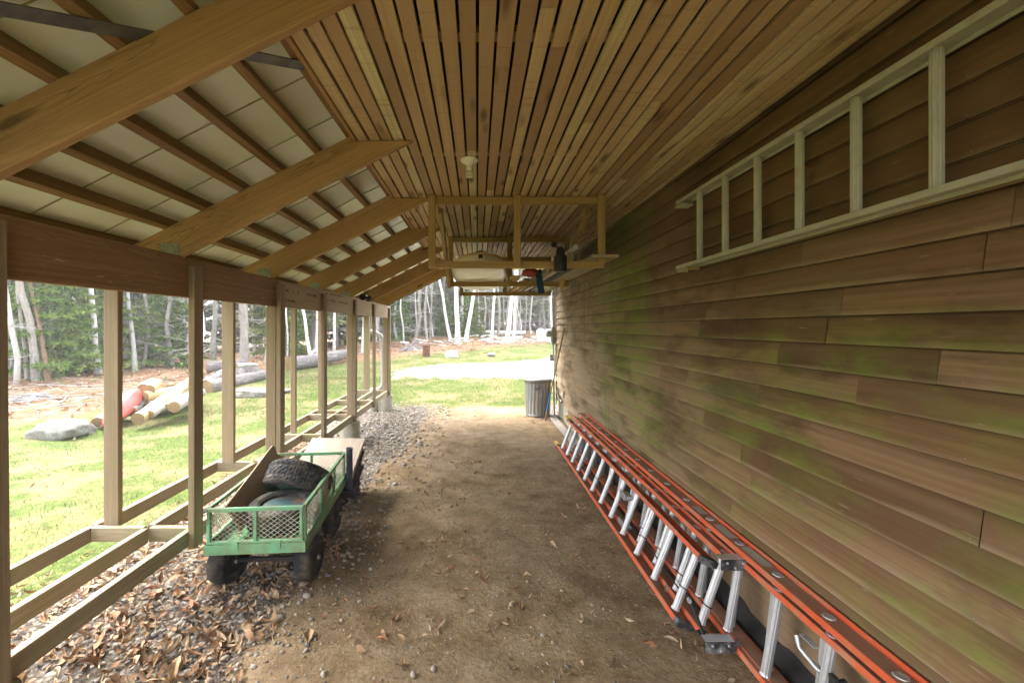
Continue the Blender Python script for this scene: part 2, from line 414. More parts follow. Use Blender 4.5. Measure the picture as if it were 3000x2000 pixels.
M['cart'] = plain('green_paint', (.16, .36, .19), .5, var=.25, scale=12, dirt=(.20, .12, .06), dirt_amt=.6)
M['cart_deck'] = plain('green_deck', (.04, .20, .06), .5, var=.3, scale=10, dirt=(.14, .09, .05), dirt_amt=.45)
M['wire'] = plain('wire_mesh', (.50, .50, .38), .5, metal=.4, var=.3, scale=30, dirt=(.25, .17, .1))
M['navy'] = plain('navy_paint', (.05, .055, .10), .45, var=.3, scale=15, dirt=(.22, .22, .24), dirt_amt=.3)
M['rim'] = plain('blue_rim', (.03, .075, .08), .5, var=.3, scale=15, dirt=(.26, .11, .06), dirt_amt=.8)
M['white'] = plain('white_plastic', (.72, .70, .58), .4, var=.06)
M['boat'] = plain('cream_hull', (.60, .52, .36), .45, var=.1, scale=3, dirt=(.46, .38, .24), dirt_amt=.5)
M['boat_dark'] = plain('boat_top', (.20, .16, .11), .6, var=.2, scale=4)
M['gunwale'] = plain('gunwale', (.46, .30, .15), .55, var=.2)
M['red'] = plain('red_fabric', (.28, .03, .015), .8, var=.3, scale=20)
M['red_hull'] = plain('red_hull', (.55, .05, .04), .35, var=.1, scale=4, dirt=(.6, .25, .2), dirt_amt=.3)
M['blue'] = plain('blue_strap', (.025, .07, .13), .8, var=.3, scale=30)
M['blue_tape'] = plain('blue_tape', (.02, .16, .50), .5)
M['stick'] = plain('worn_stick', (.33, .23, .11), .6, var=.3, scale=14)
M['grey_box'] = plain('grey_box', (.30, .31, .30), .5, metal=.3, var=.1, scale=9)
M['pipe'] = plain('grey_pipe', (.33, .31, .29), .45, metal=.3, var=.1)
M['yellow'] = plain('yellow_cap', (.62, .42, .03), .5)
M['rust'] = plain('rusty_steel', (.13, .055, .035), .85, var=.4, scale=8)
M['sticker'] = plain('grey_sticker', (.36, .32, .26), .7, var=.15, scale=40)
M['fascia'] = plain('dark_fascia', (.045, .05, .05), .5)

def m_rock(name, a, b, sc=4):
    t = NT(name, .9, .2)
    n1 = t.noise(t.coord('Object', (sc,) * 3), 1.0, 8, .65); n2 = t.noise(t.coord('Object', (sc * 7,) * 3), 1.0, 4, .6)
    c = t.mix(t.ramp(n1, [(.35, 0.0), (.65, 1.0)]), a, b); c = t.mix(t.math('MULTIPLY', n2, .4), c, tuple(x * .5 for x in a))
    t.color(c); t.bump(n1, .6, .04); return t.m
M['boulder'] = m_rock('granite', (.12, .11, .09), (.30, .29, .26), 9)
M['white_rock'] = m_rock('white_rock', (.65, .64, .62), (.8, .8, .78))
M['dark_rock'] = m_rock('dark_rock', (.17, .16, .15), (.3, .29, .27))

def m_stone():
    t = NT('pebbles', .85, .25)
    r = t.attr('rnd')
    c = t.ramp(r, [(0, (.13, .125, .125)), (.3, (.22, .20, .18)), (.6, (.31, .265, .21)), (.85, (.40, .345, .28)), (1, (.48, .45, .40))])
    n1 = t.noise(t.geo((60, 60, 60)), 1.0, 3); c = t.mix(t.math('MULTIPLY', n1, .45), c, (.15, .12, .09))
    t.color(c); return t.m
M['stone'] = m_stone()
def m_leaf():
    t = NT('dry_leaf', .75, .2)
    r = t.math('FRACT', t.math('ADD', t.attr('rnd'), t.orand()))
    c = t.ramp(r, [(0, (.17, .085, .045)), (.25, (.29, .17, .09)), (.5, (.40, .27, .155)), (.85, (.50, .38, .25)), (1, (.36, .135, .06))])
    n1 = t.noise(t.geo((50, 50, 50)), 1.0, 3); c = t.mix(t.math('MULTIPLY', n1, .4), c, (.14, .075, .04))
    t.color(c); return t.m
M['leaf'] = m_leaf()
def m_grass():
    t = NT('grass_blades', .6, .25)
    c = t.ramp(t.attr('rnd'), [(0, (.045, .08, .012)), (.4, (.085, .13, .022)), (.7, (.16, .17, .05)), (1, (.28, .23, .12))])
    t.color(c); return t.m
M['grass'] = m_grass()
def m_needles(name, cols):
    t = NT(name, .65, .2)
    r = t.math('FRACT', t.math('ADD', t.attr('rnd'), t.math('MULTIPLY', t.orand(), .35)))
    t.color(t.ramp(r, cols)); return t.m
M['spruce'] = m_needles('spruce_needles', [(0, (.07, .09, .045)), (.4, (.14, .17, .075)), (.75, (.22, .25, .10)), (1, (.33, .33, .14))])
M['young'] = m_needles('young_spruce_needles', [(0, (.06, .11, .02)), (.5, (.11, .18, .03)), (1, (.19, .25, .05))])
M['birch_leaf'] = m_needles('birch_leaves', [(0, (.16, .18, .05)), (.5, (.24, .23, .07)), (1, (.33, .27, .08))])
def m_birch():
    t = NT('birch_bark', .65, .3)
    n1 = t.noise(t.coord('UV', (26, 3.5, 1)), 1.0, 3, .6); n2 = t.noise(t.coord('UV', (2.2, 4, 1)), 1.0, 3, .6)
    c = t.mix(n2, (.52, .50, .46), (.66, .64, .61))
    c = t.mix(t.ramp(n1, [(.60, 0.0), (.66, .9)]), c, (.06, .05, .045))
    n3 = t.noise(t.coord('UV', (1.6, 5, 1)), 1.0, 4, .65)
    c = t.mix(t.ramp(n3, [(.62, 0.0), (.70, .85)]), c, (.10, .085, .075))
    t.color(c); t.bump(n1, .3, .01); return t.m
M['birch'] = m_birch()
def m_bark(name, a, b):
    t = NT(name, .9, .15)
    n1 = t.noise(t.coord('UV', (7, 22, 1)), 1.0, 6, .65); n2 = t.noise(t.coord('UV', (1.5, 5, 1)), 1.0, 4, .6)
    c = t.mix(t.ramp(n1, [(.3, 0.0), (.7, 1.0)]), a, b); c = t.mix(t.ramp(n2, [(.58, 0.0), (.66, .5)]), c, (.42, .42, .38))
    t.color(c); t.bump(n1, 1.0, .05); return t.m
M['bark'] = m_bark('grey_bark', (.20, .175, .15), (.36, .33, .30))
M['bark_brown'] = m_bark('brown_bark', (.14, .085, .05), (.30, .19, .12))
M['bark_pale'] = m_bark('pale_bark', (.30, .28, .26), (.55, .53, .50))
M['peeled'] = wood('peeled_log', (.62, .50, .31), (.42, .30, .15), knot=.15, vary=.15)
M['logend'] = wood('log_end', (.30, .205, .10), (.19, .12, .055), knot=0, vary=.1)
M['old_log'] = m_bark('old_log', (.12, .10, .095), (.26, .235, .23))

# ---------------------------------------------------------------- ground
def sstep(a, b, x):
    t = np.clip((x - a) / (b - a), 0, 1); return t * t * (3 - 2 * t)
_YB = ([-60, -15, -8.2, -7.2, -6.8, -6.5, -2.6, 3.6, 12, 60], [1, 4.5, 7.0, 8.0, 11, 15, 17.8, 24, 28, 40])
def ground_z(x, y):
    x = np.asarray(x, float); y = np.asarray(y, float)
    z = .05 * np.clip(y - 9, 0, 18) + .028 * np.clip(y - 27, 0, 60)
    z = z * sstep(-16, -2, x)
    out = np.maximum(sstep(-2.6, -3.6, x), sstep(8.8, 10.2, y))
    z = z + out * (.035 * np.sin(x * 1.1 + y * .6) + .03 * np.sin(x * .45 - y * .9 + 1))
    fo = sstep(-.3, 1.8, y - np.interp(x, *_YB))
    z = z + fo * (.10 * np.sin(x * 1.7 + 2 * np.sin(y * .8)) * np.sin(y * 1.3 + x * .4) + .09)
    ins = 1 - out
    z = z + ins * (.009 * np.sin(x * 4.1 + 1.7 * np.sin(y * 2.3)) + .007 * np.sin(y * 5.3 + x * 2.1) + .004 * np.sin(x * 13 + y * 9))
    return z
def gz(x, y): return float(ground_z(x, y))
def at(px, py, Y=None, z=None, X=None):
    """point of the photograph (3000 px wide) at depth Y, height z or side X"""
    if z is not None: Y = (EYE - z) * 1333.3 / (py - 958)
    if X is not None: Y = X * 1333.3 / (px - 1398)
    return Vector(((px - 1398) * Y / 1333.3, Y, EYE - (py - 958) * Y / 1333.3))
def on_ground(px, py):
    Y = 2.0
    while Y < 80:
        p = at(px, py, Y)
        if p.z <= gz(p.x, p.y): break
        Y += .05
    return Vector((p.x, p.y, gz(p.x, p.y)))

gx = np.unique(np.concatenate([np.arange(-400, -60, 20), np.arange(-60, -16, 2), np.arange(-16, -3, .3), np.arange(-3, 2.2, .06), np.arange(2.2, 12, .5), np.arange(12, 60, 2), np.arange(60, 401, 20)]))
gy = np.unique(np.concatenate([np.arange(-400, -20, 20), np.arange(-20, -2, 1), np.arange(-2, 1, .2), np.arange(1, 10.5, .06), np.arange(10.5, 32, .3), np.arange(32, 80, 2), np.arange(80, 401, 20)]))
GX, GY = np.meshgrid(gx, gy); GZ = ground_z(GX, GY)
nX, nY = len(gx), len(gy)
gv = np.stack([GX.ravel(), GY.ravel(), GZ.ravel()], 1)
ii = (np.arange(nY - 1)[:, None] * nX + np.arange(nX - 1)[None, :]).ravel()
gf = np.stack([ii, ii + 1, ii + nX + 1, ii + nX], 1)
def m_ground():
    t = NT('ground', .92, .15)
    P = t.geo((1, 1, 1))
    big = t.noise(t.geo((.9, .9, .9)), 1.0, 5, .6); mid = t.noise(t.geo((5, 5, 5)), 1.0, 6, .65); fine = t.noise(t.geo((42, 42, 42)), 1.0, 6, .7); vfine = t.noise(t.geo((170, 170, 170)), 1.0, 3, .6)
    # trodden dirt
    d = t.ramp(mid, [(.32, (.14, .092, .047)), (.48, (.235, .162, .086)), (.66, (.33, .25, .155))])
    d = t.mix(t.ramp(big, [(.42, 0.0), (.68, .5)]), d, (.38, .30, .205))
    d = t.mix(t.math('MULTIPLY', t.ramp(t.noise(t.geo((1.6, 1.1, 1)), 1.0, 4, .6), [(.5, 0.0), (.66, 1.0)]), .5), d, (.15, .098, .054))
    d = t.mix(t.ramp(fine, [(.36, .55), (.53, 0.0)]), d, (.11, .072, .038))
    d = t.mix(t.ramp(vfine, [(.66, 0.0), (.76, .7)]), d, (.42, .35, .26))
    crumb = t.n('ShaderNodeTexVoronoi'); crumb.inputs['Scale'].default_value = 55; t.l(P, crumb.inputs['Vector'])
    cs = t.n('ShaderNodeSeparateColor'); t.l(crumb.outputs['Color'], cs.inputs[0])
    cm = t.math('MULTIPLY', t.ramp(crumb.outputs['Distance'], [(.2, 1.0), (.32, 0.0)]), t.math('GREATER_THAN', cs.outputs[0], .86))
    d = t.mix(t.math('MULTIPLY', cm, .8), d, t.ramp(cs.outputs[1], [(0, (.20, .11, .05)), (.5, (.36, .28, .19)), (1, (.45, .42, .38))]))
    # gravel base
    vo = t.n('ShaderNodeTexVoronoi'); vo.inputs['Scale'].default_value = 34; t.l(P, vo.inputs['Vector'])
    vs = t.n('ShaderNodeSeparateColor'); t.l(vo.outputs['Color'], vs.inputs[0])
    g = t.ramp(vs.outputs[0], [(0, (.10, .085, .07)), (.5, (.20, .17, .14)), (.9, (.32, .29, .25))])
    g = t.mix(t.ramp(vo.outputs['Distance'], [(.3, 0.0), (.6, .7)]), g, (.05, .038, .025))
    # lawn
    ln = t.noise(t.geo((1.3, 1.3, 1.3)), 1.0, 5, .65); lf = t.noise(t.geo((14, 14, 14)), 1.0, 5, .7)
    la = t.ramp(lf, [(.3, (.030, .050, .008)), (.5, (.064, .093, .016)), (.72, (.122, .136, .036))])
    la = t.mix(t.ramp(ln, [(.44, 0.0), (.62, .8)]), la, (.20, .155, .08))
    la = t.mix(t.math('MULTIPLY', t.ramp(vfine, [(.6, 0.0), (.68, 1.0)]), .55), la, (.10, .065, .03))
    # forest floor
    ff = t.ramp(t.noise(t.geo((7, 7, 7)), 1.0, 8, .72), [(.3, (.08, .045, .025)), (.5, (.20, .115, .065)), (.62, (.30, .19, .12)), (.72, (.42, .33, .24))])
    ff = t.mix(t.ramp(t.noise(t.geo((.8, .8, .8)), 1.0, 4), [(.6, 0.0), (.7, .7)]), ff, (.22, .22, .04))
    # pale drive
    dr = t.ramp(mid, [(.3, (.36, .32, .27)), (.6, (.56, .53, .48))])
    dr = t.mix(t.ramp(t.noise(t.geo((.7, 2.5, 1)), 1.0, 5, .65), [(.55, 0.0), (.66, .55)]), dr, (.27, .21, .15))
    en = t.math('SUBTRACT', t.noise(t.geo((3.2, 3.2, 3.2)), 1.0, 6, .7), .5)
    def edge(a, amp=1.3): return t.ramp(t.math('ADD', t.attr(a), t.math('MULTIPLY', en, amp)), [(.42, 0.0), (.58, 1.0)])
    c = t.mix(edge('forest'), la, ff)
    c = t.mix(t.math('MULTIPLY', edge('drive', 1.6), .95), c, dr)
    c = t.mix(edge('dirt', 1.0), c, d)
    c = t.mix(edge('gravel', 1.2), c, g)
    t.color(c)
    h = t.math('ADD', t.math('MULTIPLY', fine, .8), t.math('ADD', t.math('MULTIPLY', mid, 1.5), t.math('MULTIPLY', cm, .35)))
    t.bump(h, .9, .02); return t.m
go = mesh_np('ground', gv, gf, m_ground(), smooth=True); tag(go, kind='structure')
def gattr(n, a):
    q = go.data.attributes.new(n, 'FLOAT', 'POINT'); q.data.foreach_set('value', a.ravel().astype(np.float32))
gattr('dirt', np.minimum(sstep(-2.5, -1.6, GX), 1 - sstep(8.4, 10.2, GY + .25 * np.abs(GX))) * (GX < 1.9) * sstep(-3.2, -2.2, GY))  # dirt ends behind the camera so the brighter lawn bounces light in
gattr('gravel', np.maximum((sstep(-2.75, -2.45, GX) - sstep(-1.45, -.85, GX - .06 * np.clip(GY - 4, 0, 5))) * (1 - sstep(8.5, 9.8, GY)) * sstep(-3.2, -2.2, GY),
                           sstep(1.22, 1.34, GX) * sstep(7.7, 8.1, GY) * (1 - sstep(8.9, 9.6, GY)) * (GX < 3)))
gattr('forest', sstep(-.7, .7, GY - np.interp(GX, *_YB)))
gattr('drive', np.clip(sstep(11.6, 13.2, GY) - sstep(15.2, 17.0, GY - .42 * GX), 0, 1) * sstep(-5, .5, GX))

# ---------------------------------------------------------------- house wall
LAP, WX, WEND = .1128, 1.44, 8.3
house = thing('house_wall', 'long brown clapboard house wall with green algae stains beside the dirt floor', 'wall', (WX, 2, 0))
mb = MB()
joints = {-7: [2.967], -6: [2.189], -8: [1.807, 3.3]}
CEIL = 2.68
for k in range(-12, 10):
    z0 = 1.646 + k * LAP
    z1 = min(z0 + LAP + .004, CEIL + .02)
    kk = k
    cuts = [-2.6]
    rr = random.Random(100 + k)
    if k == 0: fixed = [(1.807, .08, .62)]
    elif k == -1: fixed = [(2.967, .05, .55)]
    elif k == -2: fixed = [(2.189, .0, .6)]
    else: fixed = []
    y = -2.6 + rr.uniform(.3, 1.5)
    while y < WEND - .25:
        if all(abs(y - fx[0]) > .6 for fx in fixed): cuts.append(y)
        y += rr.choice([.45, .8, 1.25, 1.6, 2.1, 2.6])
    cuts += [fx[0] for fx in fixed] + [WEND]; cuts.sort()
    for a, b in zip(cuts[:-1], cuts[1:]):
        r = rr.random() ** 1.0
        for (fy, rn, rf) in fixed:
            if abs(b - fy) < 1e-6: r = rn if k != 0 else rf
            if abs(a - fy) < 1e-6: r = rf if k != 0 else rn
        a2, b2 = a + .0012, b - .0012
        jx = rr.uniform(-.0015, .0015); jz = rr.uniform(-.002, .002)
        x0, x1 = WX + jx, WX + .0165 + jx; zb = z0 + jz
        ou, ov = rr.uniform(0, 60), rr.uniform(0, 60)
        vs = [(x0, a2, zb), (x0, b2, zb), (x1, b2, z1), (x1, a2, z1), (WX + .03, a2, zb + .002), (WX + .03, b2, zb + .002)]
        L = b2 - a2
        fs = [(1, 0, 3, 2), (0, 1, 5, 4)]
        uvs = [[(ou + L, ov), (ou, ov), (ou, ov + LAP), (ou + L, ov + LAP)], [(ou, ov), (ou + L, ov), (ou + L, ov + .03), (ou, ov + .03)]]
        mb.add(vs, fs, uvs, r)
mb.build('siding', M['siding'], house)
mb = MB()
rr = random.Random(5)
for k in range(-12, 9):
    for ys in (.72, 1.33, 1.82, 2.55, 3.2, 4.1, 5.2, 6.3, 7.4):
        if rr.random() < .75:
            y = ys + rr.uniform(-.03, .03); z = 1.646 + k * LAP + rr.uniform(.012, .02)
            mb.lathe([(.0022, 0), (.0022, .0012)], 6, (WX + .0005, y, z), (-1, 0, 0), smooth=False)
mb.build('siding_nails', M['galv'], house)
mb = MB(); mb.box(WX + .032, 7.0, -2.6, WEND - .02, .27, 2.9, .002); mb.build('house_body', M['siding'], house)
mb = MB(); mb.box(WX + .045, 6.95, -2.6, WEND - .01, -.3, .268, .002); mb.build('foundation', M['concrete'], house)
mb = MB(); mb.box(WX + .028, WX + .044, -2.6, WEND - .9, .07, .29, .002); mb.build('skirt_board', M['ply_brown'], house)
# corner board seen edge on
mb = MB(); mb.box(WX - .004, WX + .06, WEND + .001, WEND + .022, .27, 2.7, .002); mb.build('corner_board', M['sill'], house)
# black membrane at the foot of the wall
mb = MB()
pts = []
for i in range(60):
    y = .2 + i * .1
    pts.append((y, .105 + .02 * math.sin(y * 5) + .015 * math.sin(y * 13) + .01 * math.sin(y * 31), .05 * math.sin(y * 2.1)))
vs = []; fs = []
for (y, zt, w) in pts:
    zb = gz(1.40, y)
    vs += [(WX + .034, y, zt), (WX + .022, y, .06), (1.405 + .008 * math.sin(y * 11), y, zb + .006)]
for i in range(59):
    for k in range(2): fs.append((i * 3 + k, i * 3 + 3 + k, i * 3 + 4 + k, i * 3 + 1 + k))
mb.add(vs, fs); mb.build('foundation_membrane', M['black'], house, solid=.003)

# ---------------------------------------------------------------- lean-to
lean = thing('lean_to', 'open lean-to of pine rafters, slatted ceiling and timber stud frame over a dirt floor', 'lean-to', (-1.7, 1.6, 0))
Y0, YE = -1.3, 8.62  # unseen near end cut short so more light enters from behind
HX = -1.71
def zb(x): return 2.01 + .5 * (x - HX)          # underside of the rafters
RV = .206                                        # plumb depth of a rafter
# ceiling slats
mb = MB(); x = -.69; pitch = .0697
rr = random.Random(11); i = 0
while x < WX - .02:
    w = pitch - rr.uniform(.010, .016); x1 = min(x + w, WX - .004)
    cuts = [Y0] + sorted(rr.uniform(Y0 + .5, YE - .3) for _ in range(rr.choice([2, 3, 4]))) + [YE]
    dz = rr.uniform(-.002, .002)
    for a, b in zip(cuts[:-1], cuts[1:]):
        mb.box(x, x1, a + .001, b - .001, CEIL + dz, CEIL + .018, .0015, rr.random())
    x += pitch; i += 1
ceil = mb.build('ceiling', M['ceiling'], lean)
mb = MB(); mb.box(-.70, WX, Y0, YE, CEIL + .05, CEIL + .055, .0005); mb.build('ceiling_gap_shade', M['gap'], lean)  # near-black sheet standing in for the unlit space above the slats
for yb in (.55, 1.73, 2.9, 4.1, 5.3, 6.5, 7.7):
    mb = MB(); mb.box(-.69, WX - .01, yb - .03, yb + .03, CEIL + .0195, CEIL + .048, .001); mb.build('ceiling_joist', M['rafter'], lean)
mb = MB(); mb.box(-.712, -.693, Y0, YE, CEIL - .012, CEIL + .05, .002); mb.build('edge_trim', M['rafter'], lean)
# rafters, each with its plate
RY = [-.90, .28, 1.46, 2.63, 3.80, 4.98, 6.16, 7.32, 8.54]
def rafter(y):
    xt = -2.06; X1 = HX + (2.678 - 2.01) / .5
    tilt = random.uniform(-.004, .004)
    poly = [(xt, zb(xt)), (X1, 2.678), (-.714, 2.678), (-.714, zb(-.714) + RV), (xt, zb(xt) + RV)]
    poly = [(px, pz + tilt) for px, pz in poly]
    mb = MB(); n = len(poly); ou, ov = random.uniform(0, 40), random.uniform(0, 40)
    ca, sa = math.cos(math.atan(.5)), math.sin(math.atan(.5))
    uvp = [(ou + px * ca + pz * sa, ov - px * sa + pz * ca) for px, pz in poly]
    y1 = y + .038
    vs = [(px, y, pz) for px, pz in poly] + [(px, y1, pz) for px, pz in poly]
    fs = [tuple(range(n)), tuple(reversed(range(n, 2 * n)))]; uvs = [[uvp[k] for k in range(n)], [(uvp[k][0], uvp[k][1] + 3) for k in reversed(range(n))]]
    for k in range(n):
        k2 = (k + 1) % n
        fs.append((k2, k, n + k, n + k2)); uvs.append([(uvp[k2][0], uvp[k2][1] + 7), (uvp[k][0], uvp[k][1] + 7), (uvp[k][0], uvp[k][1] + 7.038), (uvp[k2][0], uvp[k2][1] + 7.038)])
    mb.add(vs, fs, uvs)
    o = mb.build('rafter', M['rafter'], lean)
    bv = o.modifiers.new('bevel', 'BEVEL'); bv.width = .004; bv.segments = 2
    if y > 1.5 and y < 8:
        mb = MB(); mb.box(HX - .12, HX - .012, y - .0035, y - .0015, 1.995, 2.085, .001)
        for (dx, dz) in ((-.1, .07), (-.04, .07), (-.1, .03), (-.04, .03)):
            mb.lathe([(.006, 0), (.004, .003)], 8, (HX - .012 + dx * .9, y - .0036, 1.995 + dz), (0, -1, 0))
        for q in range(5):   # raised stamping
            mb.box(HX - .075 + q * .013, HX - .067 + q * .013, y - .0048, y - .0037, 2.066, 2.078, .0004)
        mb.build('hurricane_tie', M['tie'], o)
    return o
for y in RY: rafter(y)
# purlins
nrm = Vector((-.447, 0, .894)); PH = .07
for px in (-2.04, -1.80, -1.585, -1.365, -1.145, -.925, -.74):
    c = Vector((px, 0, zb(px) + RV)) + nrm * (PH / 2 + .001)
    mb = MB(); ys = [Y0, random.uniform(.5, 3), random.uniform(4, 7), YE]
    for a, b in zip(ys[:-1], ys[1:]):
        mb.beam((c.x, a + .0007, c.z), (c.x, b - .0007, c.z), .038, PH, tuple(nrm))
    mb.build('purlin', M['purlin'], lean)
# roof sheet
def rp(x, d): return (x, zb(x) + RV + (PH + .002 + d) / .894)
mb = MB(); ys = np.arange(Y0 - .25, YE + .2, .405)
for a in ys:
    b = min(a + .405, YE + .12)
    mb.extrude([rp(-2.42, 0), rp(4.2, 0), rp(4.2, .012), rp(-2.42, .012)][::-1], a + .0015, b - .0015)
roofo = mb.build('roof_panel', M['roof'], lean)
mb = MB()
for a in ys[1:]:
    mb.extrude([rp(-2.42, -.006), rp(-.5, -.006), rp(-.5, -.0005), rp(-2.42, -.0005)][::-1], a - .0022, a + .0022)
mb.build('panel_seam', M['seam'], roofo)
# far slope of the house roof, beyond the ridge
mb = MB(); r0 = rp(4.2, 0); mb.extrude([(4.205, r0[1]), (9.0, r0[1] - 2.4), (9.0, r0[1] - 2.385), (4.205, r0[1] + .015)][::-1], Y0, YE); mb.build('roof_back', M['roof'], lean)
mb = MB(); mb.extrude([(-2.42, zb(-2.42) + RV - .12), (-2.06, zb(-2.06) - .01), (-.37, 2.675), (-.30, 2.74), (1.3, 3.4), (1.3, 3.85), (-2.42, rp(-2.42, -.003)[1])], YE + .0, YE + .022)
mb.build('end_fascia', M['fascia'], lean)
# dark strap under the purlins
mb = MB(); mb.beam((-1.80, .45, zb(-1.80) + RV - .006), (-.725, 1.926, zb(-.725) + RV - .006), .05, .004, tuple(nrm), .0008); mb.build('steel_strap', M['iron'], lean)
# header
mb = MB(); mb.box(HX - .04, HX, Y0, 3.93, 1.775, 2.01, .004); mb.build('header', M['header'], lean)
mb = MB(); mb.box(HX - .04, HX, 3.932, 9.0, 1.775, 2.01, .004); mb.build('header', M['header_pale'], lean)
mb = MB(); mb.box(-2.27, -2.232, Y0, 9.0, 1.872, 1.965, .003); mb.build('outer_header', M['header'], lean)
# inner studs and posts
SILL, SH = .39, .089
SY = [-.86, .34, 1.53, 2.69, 3.87, 4.98, 6.27, 7.41, 8.71]
for k, y in enumerate(SY):
    lean_x = .016 if abs(y - 1.53) < .01 else random.uniform(-.006, .006)
    mb = MB(); w = .038
    mb.beam((HX + .0205 + lean_x, y + .0445, SILL - SH - .01), (HX + .0205, y + .0445, 1.985 - random.uniform(0, .03)), w, .089, (0, 1, 0))
    mb.build('stud', M['stud'], lean)
for y in (-.86, 1.53, 3.87, 6.27, 8.71):
    mb = MB(); mb.beam((HX - .0465, y + .0445, .302), (HX - .0465, y + .0445, 1.773), .089, .089, (0, 1, 0), .006); mb.build('post', M['stud'], lean)
    mb = MB(); px = HX - .05
    mb.lathe([(.137, -.25), (.135, .24), (.128, .295)], 28, (px, y + .05, 0)); mb.build('pier', M['concrete'], lean)
# outer studs
for (xa, xb, y, d) in ((-2.30, -2.21, 2.80, .04), (-2.285, -2.18, 4.07, .04), (-2.135, -2.075, 5.2, .035), (-2.24, -2.135, 6.4, .09), (-2.20, -2.095, 8.8, .09), (-2.3, -2.21, .34, .04)):
    mb = MB(); mb.beam(((xa + xb) / 2, y + d / 2, .382), ((xa + xb) / 2, y + d / 2, 1.87), xb - xa, d, (0, 1, 0)); mb.build('outer_stud', M['stud'], lean)
# three rails and the cross pieces between them
def rail(x, segs, nm):
    for a, b in segs:
        mb = MB(); mb.beam((x, a + .001, SILL - SH / 2), (x, b - .001, SILL - SH / 2), .038, SH, (0, 0, 1)); mb.build(nm, M['sill'], lean)
rail(HX - .0195, [(Y0, 1.52), (1.63, 3.86), (3.97, 6.26), (6.37, 8.70)], 'inner_rail')
rail(-2.0, [(Y0, .30), (.37, 2.74), (2.79, 4.07), (4.13, 6.38), (6.43, 8.8)], 'middle_rail')
rail(-2.352, [(Y0, 2.77), (2.79, 5.2), (5.21, 8.9)], 'outer_rail')
for y in (.34, 2.765, 4.10, 5.15, 6.33, 6.62, 7.55, 8.76):
    mb = MB(); mb.beam((-2.331, y, SILL - SH / 2 + .002), (-2.021, y, SILL - SH / 2 + .002), .038, SH - .004, (0, 0, 1)); mb.beam((-1.979, y, SILL - SH / 2 + .002), (HX - .041, y, SILL - SH / 2 + .002), .038, SH - .004, (0, 0, 1)); mb.build('cross_piece', M['sill'], lean)
for (x, y) in ((-2.352, .1), (-2.352, 8.8), (-2.0, 8.7)):
    mb = MB(); mb.lathe([(.10, -.25), (.10, .298)], 20, (x, y, 0)); mb.build('pier', M['concrete'], lean)
# drain pipe at the far corner
mb = MB(); mb.tube([(-2.26, 9.15, 1.95), (-2.255, 9.15, 1.62), (-2.22, 9.15, 1.53), (-2.05, 9.15, 1.49), (-1.95, 9.15, 1.44), (-1.90, 9.15, 1.34), (-1.89, 9.15, .50), (-1.91, 9.15, .40), (-1.98, 9.15, .345), (-2.22, 9.12, .32)], .045, 12)
mb.lathe([(.05, 0), (.05, .03)], 12, (-1.89, 9.15, .62)); mb.lathe([(.05, 0), (.05, .03)], 12, (-1.895, 9.15, 1.25)); mb.build('downspout', M['pipe'], lean)
# lumber stamps on the pale header (worn, illegible)
mb = MB(); rr = random.Random(3)
for (ya, yb_, zc) in ((4.06, 4.36, 1.93), (4.5, 4.9, 1.93), (4.05, 4.3, 1.84), (5.2, 6.05, 1.91), (5.15, 5.9, 1.985)):
    y = ya
    while y < yb_:
        w = rr.uniform(.008, .02)
        if rr.random() < .6: mb.box(HX + .0003, HX + .0009, y, y + w, zc - rr.uniform(.006, .014), zc + rr.uniform(.006, .014), .0001)
        y += w + rr.uniform(.004, .02)
mb.build('lumber_stamp', M['gap'], lean)

# ---------------------------------------------------------------- lamp and small fixtures on the ceiling
lamp = thing('ceiling_lamp', 'bare white spiral bulb in a round white holder on the slatted ceiling', 'lamp', (-.05, 2.93, CEIL))
mb = MB(); mb.lathe([(.058, 0), (.056, -.010), (.046, -.020), (.024, -.026), (.022, -.045), (.0, -.046)], 28, (-.05, 2.93, CEIL - .003)); mb.build('lamp_holder', M['white'], lamp)
mb = MB(); mb.lathe([(.018, -.04), (.022, -.05), (.022, -.07), (.016, -.078), (0, -.079)], 20, (-.05, 2.93, CEIL - .003))
sp = [(-.05 + .021 * math.cos(a), 2.93 + .021 * math.sin(a), CEIL - .083 - .0019 * a) for a in np.arange(0, 6 * math.pi, .35)]
mb.tube(sp, .0055, 8); mb.build('bulb', M['white'], lamp)

# ---------------------------------------------------------------- hanging racks
def rack(label, y, xl, xr, xm, s=.058):
    t = thing('hanging_rack', label, 'storage rack', ((xl + xr) / 2, y, CEIL), 'wooden racks hung under the ceiling')
    zt, zbm = CEIL - .003, 2.088
    def bm(n, x0, x1, z0, z1, ya=0.0, yb=.04):
        mb = MB(); mb.box(x0, x1, y + ya, y + yb, z0, z1, .003); mb.build(n, M['rack'], t)
    bm('top_beam', xl + s * .5, xr, zt - s, zt, .0)
    bm('bottom_beam', xl, xr, zbm, zbm + .057, .0)
    for x, e in ((xl, 0), (xm, 1), (xr - s, 2)):
        mb = MB(); mb.box(x, x + s, y - .040, y - .001, zbm - .001 if e < 2 else zbm + .05, zt + .001, .003); mb.build('upright', M['rack'], t)
    return t
rack('nearest hanging wooden rack, a rectangular frame just beyond the spiral bulb', 3.76, -.40, 1.05, .302)
r2 = rack('middle hanging wooden rack, crossing under the widest part of the cream boat', 5.46, -.345, 1.10, .36)
rack('farthest hanging wooden rack, at the open end above the grey can', 7.08, -.27, 1.15, .40)
for x in (-.335, 1.0):
    mb = MB(); mb.beam((x, 4.12, 2.665), (x, 5.43, 2.10), .038, .085, (0, .5, 1)); mb.build('brace', M['rack'], r2)

